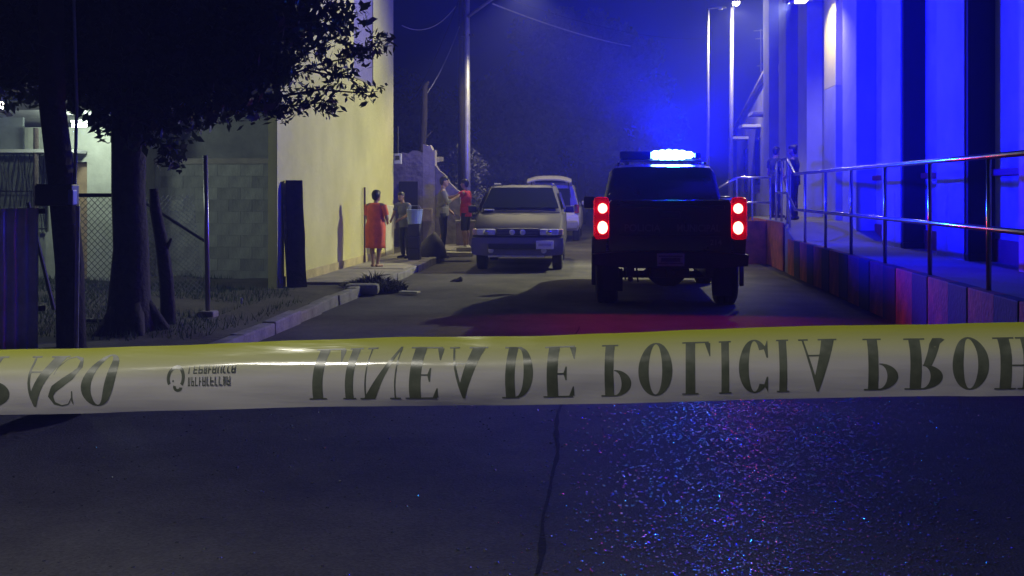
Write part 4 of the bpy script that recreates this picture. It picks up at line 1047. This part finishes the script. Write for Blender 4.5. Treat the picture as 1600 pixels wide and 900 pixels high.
lamp('beacon_rear_light', 'SPOT', (.4, 2.57, 2.14), 800, BLUE, lb_, .06, 130, .8, (R(-90), 0, R(22)))
lamp('beacon_rear_light', 'SPOT', (.0, 2.57, 2.14), 950, BLUE, lb_, .06, 110, .8, (R(-90), 0, R(-42)))
lamp('beacon_front_light', 'SPOT', (.2, 2.93, 2.14), 5200, BLUE, lb_, .06, 92, .6, (R(113), 0, 0))
lamp('beacon_top_light', 'SPOT', (.2, 2.72, 2.24), 4600, BLUE, lb_, .06, 164, .7, (R(180), 0, 0))
lamp('beacon_light', 'POINT', (.2, 2.75, 2.28), 300, BLUE, lb_, .06)
lamp('beacon_core', 'SPOT', (.2, 2.54, 2.14), 450, (.02, .6, 1), lb_, .1, 110, 1.0, (R(-104), 0, 0))
lamp('beacon_core', 'SPOT', (.2, 2.72, 2.22), 500, (.02, .6, 1), lb_, .1, 120, 1.0, (R(180), 0, 0))

# ---------------------------------------- minivan facing the camera
VXc = (G(745, 420).x + G(885, 420).x) / 2
M_VAN = mat('van_paint', (.05, .046, .052), .6, .0, .12, 3, spec=.18)
M_VBUMP = mat('van_bumper', (.15, .14, .15), .5, .1, .15, 5)
vn = thing('minivan', 'grey minivan parked facing the police tape, one pale plate low on the bumper', 'van', (VXc, 20.55, 0), R(1.5))
VW = .885
def vsec(y, zb, zt, wb, wm, wt): return sec(y, zb, zt, wb, wm, wt, .05)
MB().loft([vsec(.02, .42, .74, .72, .8, .74), vsec(.1, .34, .86, .8, VW - .02, .82), vsec(.5, .3, 1.0, .82, VW, .84), vsec(1.02, .3, 1.13, .82, VW, .85), vsec(2.2, .3, 1.14, .84, VW, .86), vsec(4.3, .3, 1.14, .84, VW, .86), vsec(4.6, .4, 1.1, .8, VW - .03, .83)]).build('body', M_VAN, vn, smooth='auto')
def vring(y, tz, tw, lw=.85): return [(-lw, y, 1.1), (lw, y, 1.1), (tw + .03, y, tz - .12), (tw - .03, y, tz - .02), (tw * .5, y, tz), (-tw * .5, y, tz), (-tw + .03, y, tz - .02), (-tw - .03, y, tz - .12)]
gh_ = MB().loft([vring(.98, 1.14, .82), vring(1.72, 1.62, .68), vring(1.95, 1.66, .68), vring(3.6, 1.68, .68), vring(4.3, 1.62, .66), vring(4.5, 1.2, .8, .82)]).build('cabin', M_VAN, vn, smooth='auto')
def lerp3(a_, b_, t): return tuple(a_[i] + (b_[i] - a_[i]) * t for i in range(3))
A0, A1, B0, B1 = (-.76, 1.06, 1.175), (.76, 1.06, 1.175), (-.62, 1.67, 1.575), (.62, 1.67, 1.575)
def quadoff(c, off): return [tuple(p[i] + off[i] for i in range(3)) for p in c]
ws = MB().add(quadoff([A0, A1, B1, B0], (0, -.035, .04)) + quadoff([A0, A1, B1, B0], (0, -.02, .025)), [(0, 1, 2, 3), (4, 7, 6, 5), (0, 4, 5, 1), (1, 5, 6, 2), (2, 6, 7, 3), (3, 7, 4, 0)]).build('windscreen', M_GLASS, vn)
MB().box((-.62, .98, 1.17), (.2, .1, .03), R(8), .01).build('dash_paper', mat('dash_paper', (.5, .5, .52), .7), vn)
for x in (-.35, .2): MB().tube([(x, .93, 1.15), (x + .35, 1.0, 1.24)], .009, 5).build('wiper', M_RUBBER, ws)
for s_ in (-1, 1):
    for ya, yb3, za in ((1.45, 2.3, 1.2), (2.38, 3.3, 1.18), (3.38, 4.2, 1.18)):
        MB().add([(s_ * (.845), ya if ya > 1.5 else 1.25, za), (s_ * .845, yb3, za), (s_ * .735, yb3, 1.52), (s_ * .735, ya + (.25 if ya < 1.5 else 0), 1.52)], [(0, 1, 2, 3)]).build('side_window', M_GLASS, vn).location = (s_ * .012, 0, 0)
    hl_ = MB().box((s_ * .6, .03, .765), (.36, .1, .12), bev=.03).build('headlamp', mat('headlamp_glass', (.6, .6, .62), .2, .1, .1, 8), vn, smooth='auto')
    MB().box((s_ * .815, .08, .765), (.1, .14, .12), bev=.03).build('corner_lamp', mat('corner_lens', (.6, .42, .25), .2), hl_)
    MB().ell((s_ * .6, -.02, .765), (.06, .03, .05)).build('reflector', mat('chrome', (.7, .7, .7), .15, .9, 0), hl_)
    mr = MB().box((s_ * .98, 1.25, 1.18), (.17, .09, .14), bev=.03).build('mirror', M_VAN, vn, smooth='auto'); MB().box((s_ * .9, 1.27, 1.15), (.08, .04, .05)).build('mirror_arm', M_VBUMP, mr)
    MB().lathe([(.05, 0), (.055, .02), (.03, .03)], 12, Matrix.Translation((s_ * .5, -.06, .42)) @ Matrix.Rotation(R(90), 4, 'X')).build('fog_lamp', MATS['headlamp_glass'], vn)
    wheel(vn, (s_ * .74, .85, .32), .32, .2, RIM, 8, s_); wheel(vn, (s_ * .74, 3.75, .32), .32, .2, RIM, 8, s_)
gr = MB().box((0, .0, .765), (.8, .06, .15), bev=.02).build('grille', mat('grille_black', (.02, .02, .022), .5), vn)
for k in range(5): MB().box((0, -.034, .705 + k * .03), (.76, .015, .008)).build('grille_bar', M_VBUMP, gr)
for x in (-.1, .1): MB().lathe([(.05, 0), (.055, .015), (.035, .03), (.01, .03)], 18, Matrix.Translation((x, -.03, .765)) @ Matrix.Rotation(R(90), 4, 'X')).build('round_emblem', MATS['headlamp_glass'], gr)
bm2 = MB().loft([[(x, y + .1 * abs(x) ** 3, z) for x, z in ((-.86, .34), (-.4, .3), (.4, .3), (.86, .34), (.88, .5), (.86, .66), (-.86, .66), (-.88, .5))] for y in (-.1, -.07, .2)]).build('bumper', M_VBUMP, vn, smooth='auto')
MB().box((0, -.1, .5), (1.1, .03, .1), bev=.015).build('intake', MATS['grille_black'], bm2)
MB().box((-.02, -.11, .31), (1.06, .03, .035), bev=.01).build('lower_strip', mat('bright_strip', (.6, .6, .6), .4), bm2)
vp = MB().box((.52, -.12, .53), (.33, .012, .16), bev=.006).build('licence_plate', mat('van_plate', (.72, .68, .75), .5, 0, .12, 10), bm2)
MB().box((.52, -.128, .53), (.24, .004, .05)).build('plate_characters', mat('van_plate_ink', (.45, .4, .5), .6), vp)
for s_ in (-1, 1): MB().tube([(s_ * .6, 1.9, 1.69), (s_ * .6, 3.9, 1.7)], .018, 6).build('roof_rail', M_VBUMP, vn)

# ---------------------------------------- pale SUV behind, tailgate raised
SXc = W(860, 300, 33).x - .0
M_SUV = mat('suv_paint', (.62, .6, .56), .3, .1, .1, 3, coat=.5)
sv = thing('suv', 'pale SUV parked behind the grey van with its tailgate raised', 'car', (SXc, 33, 0))
MB().loft([vsec(.0, .4, .95, .8, .86, .82), vsec(.08, .34, 1.05, .82, .9, .86), vsec(2.5, .3, 1.08, .84, .9, .87), vsec(3.6, .3, 1.06, .84, .9, .86), vsec(4.5, .34, .9, .8, .84, .78)]).build('body', M_SUV, sv, smooth='auto')
def ssec(y, tz, tw): return [(-.86, y, 1.04), (.86, y, 1.04), (tw + .04, y, tz - .14), (tw - .02, y, tz - .03), (tw * .5, y, tz), (-tw * .5, y, tz), (-tw + .02, y, tz - .03), (-tw - .04, y, tz - .14)]
MB().loft([ssec(.22, 1.72, .66), ssec(.4, 1.76, .68), ssec(2.2, 1.75, .68), ssec(3.1, 1.1, .78)]).build('cabin', M_SUV, sv, smooth='auto')
MB().add([(-.6, .19, 1.0), (.6, .19, 1.0), (.58, .21, 1.62), (-.58, .21, 1.62)], [(0, 1, 2, 3)]).build('load_opening', mat('interior_dark', (.03, .03, .035), .9), sv)
ht = []
for x in np.linspace(-.66, .66, 13):
    e_ = .1 * (abs(x) / .66) ** 3
    ht.append([(x, .25, 1.78 - e_ * .6), (x, -.55, 2.0 - e_), (x, -.78, 1.9 - e_), (x, -.76, 1.86 - e_), (x, -.53, 1.95 - e_), (x, .25, 1.73 - e_ * .6)])
htg = MB().loft(ht).build('tailgate', M_SUV, sv, smooth='auto')
MB().box((0, -.2, 1.84), (1.0, .5, .02), Matrix.Rotation(R(-15), 4, 'X')).build('glass', M_GLASS, htg)
for s_ in (-1, 1):
    MB().tube([(s_ * .6, .22, 1.35), (s_ * .55, -.3, 1.84)], .014, 6).build('gas_strut', M_DARKMETAL, sv)
    MB().box((s_ * .8, .0, 1.0), (.14, .1, .26), bev=.03).build('tail_lamp', mat('suv_tail', (.4, .02, .02), .2), sv)
    MB().add([(s_ * .875, .5, 1.12), (s_ * .875, 2.6, 1.12), (s_ * .74, 2.2, 1.6), (s_ * .74, .6, 1.6)], [(0, 1, 2, 3)]).build('side_window', M_GLASS, sv)
    MB().box((s_ * .98, 2.55, 1.16), (.18, .09, .13), bev=.03).build('mirror', M_SUV, sv)
    wheel(sv, (s_ * .76, .85, .34), .34, .22, RIM, 6, s_); wheel(sv, (s_ * .76, 3.6, .34), .34, .22, RIM, 6, s_)
MB().box((0, -.05, .52), (1.66, .2, .24), bev=.05).build('bumper', mat('suv_bumper', (.3, .29, .28), .5), sv, smooth='auto')
MB().box((0, -.155, .75), (.4, .01, .15), bev=.004).build('licence_plate', MATS['van_plate'], sv)

# ================================================================== POLICE TAPE
def tape_pt(px, py, extra=0.0):
    """point on the vertical plane of the tape seen at photo pixel"""
    A_ = W(0, 596, 1.30); 
    Lp, Rp = TL_, TR_
    n_ = Vector((-(Rp.y - Lp.y), Rp.x - Lp.x, 0)); v_ = Vector(ray(px, py)); c = Vector((0, 0, HC))
    t = (Lp - c).dot(n_) / v_.dot(n_); return c + v_ * t
def campt(px, py, depth):
    u = (px - 800) / F; return Vector((0, 0, HC)) + Vector(ray(px, py)) * depth
TL_ = campt(0, 596, 1.315); TR_ = campt(1600, 561, 1.13)
def edges(px):
    t = px / 1600
    top = 549 + (505 - 549) * t + 1.6 * math.sin(px * .009) + 1.2 * nz(px * .012, 0, 1, 2.2); bot = 646 + (618 - 646) * t + 1.8 * math.sin(px * .0075 + 1) + 1.5 * nz(px * .01, 3, 1, 5.5)
    return top, bot
tdir = (TR_ - TL_).normalized(); tn = Vector((tdir.y, -tdir.x, 0)).normalized()
if tn.y > 0: tn = -tn
def tape_surf(px, v_, off=0.0):
    top, bot = edges(px); py = bot + (top - bot) * v_
    p = tape_pt(px, py)
    # rolled cross-section: upper third tips back, belly bulges to the viewer
    bul = .007 * math.sin(math.pi * min(1, max(0, v_) / .8) ) - .056 * .035 * math.log(1 + math.exp((v_ - .68) / .035))
    wob = .0015 * math.sin(px * .012) * math.sin(v_ * 5) + .0022 * nz(px * .006, v_ * 2.5, 1, 3.3) + .0006 * nz(px * .03, v_ * 4, 1, 8.3)
    return p + tn * (bul + wob + off)
def tape_mat():
    m_ = bpy.data.materials.new('tape_film'); m_.use_nodes = True; n = m_.node_tree.nodes; l = m_.node_tree.links; p = n['Principled BSDF']
    at = n.new('ShaderNodeAttribute'); at.attribute_name = 'across'
    cr = n.new('ShaderNodeValToRGB'); cr.color_ramp.elements[0].position = .5; cr.color_ramp.elements[0].color = (.37, .36, .325, 1)
    cr.color_ramp.elements[1].position = .97; cr.color_ramp.elements[1].color = (.26, .28, .03, 1)  # yellow light on top and washed-out glare below, put into the film colour
    l.new(at.outputs['Fac'], cr.inputs[0]); l.new(cr.outputs[0], p.inputs['Base Color'])
    p.inputs['Roughness'].default_value = .16; p.inputs['Specular IOR Level'].default_value = .7
    tc = n.new('ShaderNodeTexCoord'); nzt = n.new('ShaderNodeTexNoise'); nzt.inputs['Scale'].default_value = 9; nzt.inputs['Detail'].default_value = 4
    mp = n.new('ShaderNodeMapping'); mp.inputs['Scale'].default_value = (.5, .5, 6)
    l.new(tc.outputs['Object'], mp.inputs[0]); l.new(mp.outputs[0], nzt.inputs['Vector'])
    bp = n.new('ShaderNodeBump'); bp.inputs['Strength'].default_value = .3; bp.inputs['Distance'].default_value = .004
    l.new(nzt.outputs['Fac'], bp.inputs['Height']); l.new(bp.outputs[0], p.inputs['Normal'])
    t = n.new('ShaderNodeBsdfTranslucent'); mx = n.new('ShaderNodeMixShader'); mx.inputs[0].default_value = .35
    l.new(cr.outputs[0], t.inputs[0]); l.new(p.outputs[0], mx.inputs[1]); l.new(t.outputs[0], mx.inputs[2]); l.new(mx.outputs[0], n['Material Output'].inputs[0])
    return m_
tp_ = thing('police_tape', 'yellow plastic police tape, pale glare put into its colour, stretched across the street', 'tape', (TL_.x, TL_.y, 0))
NXT, NV = 150, 24
v = []; f = []; ac = []
for i in range(NXT + 1):
    px = -260 + (1860 + 260) * i / NXT
    for k in range(NV + 1):
        v.append(tape_surf(px, k / NV) - tp_.location); ac.append(k / NV)
for i in range(NXT):
    for k in range(NV): a_ = i * (NV + 1) + k; f.append((a_, a_ + NV + 1, a_ + NV + 2, a_ + 1))
film = raw_mesh('film', [tuple(p) for p in v], f, tape_mat(), tp_)
film.data.polygons.foreach_set('use_smooth', [True] * len(f))
at = film.data.attributes.new('across', 'FLOAT', 'POINT'); at.data.foreach_set('value', ac)

# didone capitals, unit box, built as polygons
def rect(x0, y0, x1, y1): return [(x0, y0), (x1, y0), (x1, y1), (x0, y1)]
def ringseg(cx, cy_, rx, ry, ix, iy, a0, a1, n=18):
    out = []
    for i in range(n):
        t0, t1 = R(a0 + (a1 - a0) * i / n), R(a0 + (a1 - a0) * (i + 1) / n)
        out.append([(cx + rx * math.cos(t0), cy_ + ry * math.sin(t0)), (cx + rx * math.cos(t1), cy_ + ry * math.sin(t1)), (cx + ix * math.cos(t1), cy_ + iy * math.sin(t1)), (cx + ix * math.cos(t0), cy_ + iy * math.sin(t0))])
    return out
HL = .028
def stem(x, w_=.4): return [rect(x, 0, x + w_, 1), rect(x - .12, 0, x + w_ + .12, HL), rect(x - .12, 1 - HL, x + w_ + .12, 1)]
GLY = {}
GLY['I'] = stem(.3)
GLY['L'] = stem(.12, .34) + [rect(.46, 0, .95, HL), [(.8, HL), (1, HL), (1, .26), (.965, .26)]]
GLY['E'] = stem(.12, .34) + [rect(.46, 0, .93, HL), [(.78, HL), (.98, HL), (.98, .24), (.945, .24)], rect(.46, 1 - HL, .92, 1), [(.8, 1 - HL), (.96, 1 - HL), (.96, .78), (.93, .78)], rect(.46, .5, .74, .5 + HL), [(.7, .38), (.74, .38), (.74, .65), (.7, .65), (.64, .51)]]
GLY['D'] = stem(.1, .3) + ringseg(.4, .5, .58, .5, .28, .47, -90, 90)
GLY['P'] = stem(.1, .3) + ringseg(.42, .73, .56, .27, .24, .245, -90, 90)
GLY['R'] = stem(.1, .28) + ringseg(.4, .745, .5, .255, .2, .23, -90, 90) + [[(.42, .49), (.62, .51), (.86, .1), (.6, .1)], [(.6, .1), (.86, .1), (1.0, .03), (.92, 0), (.7, .0)]]
GLY['O'] = ringseg(.5, .5, .5, .51, .2, .48, 0, 360, 36)
GLY['C'] = ringseg(.52, .5, .52, .51, .2, .48, 42, 318, 30) + [[(.82, .84), (.95, 1.0), (.95, .68), (.9, .68)], [(.82, .16), (.95, 0), (.95, .32), (.9, .32)]]
GLY['H'] = stem(.1, .28) + stem(.66, .28) + [rect(.38, .5, .66, .5 + HL)]
GLY['A'] = [[(.08, 0), (.13, 0), (.5, .88), (.46, 1.0)], [(.46, 1.0), (.52, 1.0), (.96, 0), (.62, 0), (.38, .78)], rect(.24, .28, .72, .28 + HL), rect(0, 0, .26, HL), rect(.52, 0, 1.02, HL)]
GLY['N'] = [rect(.1, 0, .135, 1), rect(.86, 0, .895, 1), [(.06, 1), (.36, 1), (.895, 0), (.84, 0)], rect(0, 0, .26, HL), rect(.74, 1 - HL, 1.02, 1), rect(-.02, 1 - HL, .2, 1)]
def s_glyph():
    pts = [(.86, .8), (.72, .95), (.5, .985), (.28, .93), (.17, .78), (.26, .63), (.5, .5), (.74, .37), (.85, .22), (.73, .07), (.5, .015), (.27, .05), (.13, .2)]
    wds = [.02, .025, .03, .07, .14, .19, .21, .19, .14, .07, .03, .025, .02]
    out = []; nr = []
    for i in range(len(pts)):
        a_, b_ = pts[max(0, i - 1)], pts[min(len(pts) - 1, i + 1)]; dx, dy = b_[0] - a_[0], b_[1] - a_[1]; L_ = math.hypot(dx, dy); nr.append((-dy / L_, dx / L_))
    for i in range(len(pts) - 1):
        q_ = []
        for k, sg_ in ((i, 1), (i + 1, 1), (i + 1, -1), (i, -1)): q_.append((pts[k][0] + nr[k][0] * wds[k] * .6 * sg_, pts[k][1] + nr[k][1] * wds[k] * .45 * sg_))
        out.append(q_)
    return out + [[(.84, .68), (.88, .68), (.88, .98), (.83, .9)], [(.1, .02), (.14, .1), (.14, .34), (.1, .34)]]
GLY['S'] = s_glyph()
TEXT = [('P', -36, 26), ('A', 34, 92), ('S', 80, 128), ('O', 134, 186), ('L', 487, 534), ('I', 534, 566), ('N', 568, 629), ('E', 637, 690), ('A', 698, 757), ('D', 787, 836), ('E', 850, 900), ('P', 941, 988), ('O', 998, 1051), ('L', 1066, 1110), ('I', 1118, 1148),
        ('C', 1154, 1202), ('I', 1208, 1238), ('A', 1248, 1307), ('P', 1350, 1403), ('R', 1414, 1478), ('O', 1486, 1543), ('H', 1554, 1618), ('I', 1626, 1656), ('B', 0, 0)]
M_INK = mat('tape_ink', (.06, .068, .055), .35, 0, .45, 60, spec=.4, dark=(.035, .042, .033), transl=.15)
def letter(polys, px0, px1, v0, v1, name, slant=0.0, bow=0.0):
    bm = bmesh.new()
    for gi, pg in enumerate(polys):
        axis = len(pg) == 4 and len({round(x, 5) for x, _ in pg}) == 2 and len({round(y, 5) for _, y in pg}) == 2
        bm.faces.new([bm.verts.new((x, y, gi + 1 if axis else 0)) for x, y in pg])
    bmesh.ops.remove_doubles(bm, verts=bm.verts, dist=1e-4)
    bm.normal_update()
    for fc in bm.faces:
        if fc.normal.z < 0: fc.normal_flip()
    for k in range(1, 10):
        bmesh.ops.bisect_plane(bm, geom=list(bm.verts) + list(bm.edges) + list(bm.faces), plane_co=(0, k / 10 + .0137, 0), plane_no=(0, 1, 0))
    bm.verts.index_update()
    vs = []
    for vt in bm.verts:
        x, y = vt.co.x, vt.co.y; yy = 1 - y            # the print shows upside down through the film
        px = px0 + (px1 - px0) * x + slant * (yy - .3) + bow * math.sin(math.pi * yy)
        vs.append(tape_surf(px, v0 + (v1 - v0) * yy, .0003 + .00003 * vt.co.z) - tp_.location)
    me = bpy.data.meshes.new(name); me.from_pydata([tuple(p) for p in vs], [], [[q_.index for q_ in fc.verts] for fc in bm.faces]); bm.free()
    me.materials.append(M_INK); me.polygons.foreach_set('use_smooth', [True] * len(me.polygons))
    o_ = bpy.data.objects.new(name, me); COL.objects.link(o_); o_.parent = tp_
    return o_
for ch, a_, b_ in TEXT:
    if ch not in GLY: continue
    c_ = (a_ + b_) / 2; t = c_ / 1600
    letter(GLY[ch], a_, b_, .13 - .03 * t, .90 - .09 * t, 'letter', 14 * max(0, 1 - t * 1.7), -5 * max(0, 1 - t * 1.5))
letter(ringseg(.5, .5, .5, .5, .33, .36, -215, 40, 24) + ringseg(.62, .86, .26, .2, .1, .08, 10, 200, 8) + ringseg(.36, .62, .05, .05, .001, .001, 0, 360, 8), 264, 292, .33, .72, 'emblem')
g = random.Random(5)
for row, (va, vb, xa, xb) in enumerate(((.58, .70, 297, 373), (.39, .53, 297, 362))):
    pol = []; x = 0.0
    while x < .96:
        w_ = g.uniform(.05, .085)
        pol.append(rect(x, 0, x + .018, 1))
        if g.random() < .7: pol.append(rect(x + w_ - .018, 0 if g.random() < .7 else .4, x + w_, 1))
        if g.random() < .7: pol.append(rect(x, .86, x + w_, 1))
        if g.random() < .6: pol.append(rect(x, .42, x + w_, .56))
        x += w_ + .028
    letter(pol, xa, xb, va, vb, 'small_print')

# ================================================================== AIR
hz = MB().box((0, 137, 7.5), (304, 330, 18)).build('haze', None)
mh = bpy.data.materials.new('haze_air'); mh.use_nodes = True
for n_ in list(mh.node_tree.nodes):
    if n_.type == 'BSDF_PRINCIPLED': mh.node_tree.nodes.remove(n_)
pv = mh.node_tree.nodes.new('ShaderNodeVolumePrincipled'); pv.inputs['Density'].default_value = .007; pv.inputs['Color'].default_value = (.26, .3, 1, 1)
mh.node_tree.links.new(pv.outputs[0], mh.node_tree.nodes['Material Output'].inputs['Volume'])
hz.data.materials.append(mh); tag(hz, 'thin night haze filling the street', 'haze', kind='stuff')
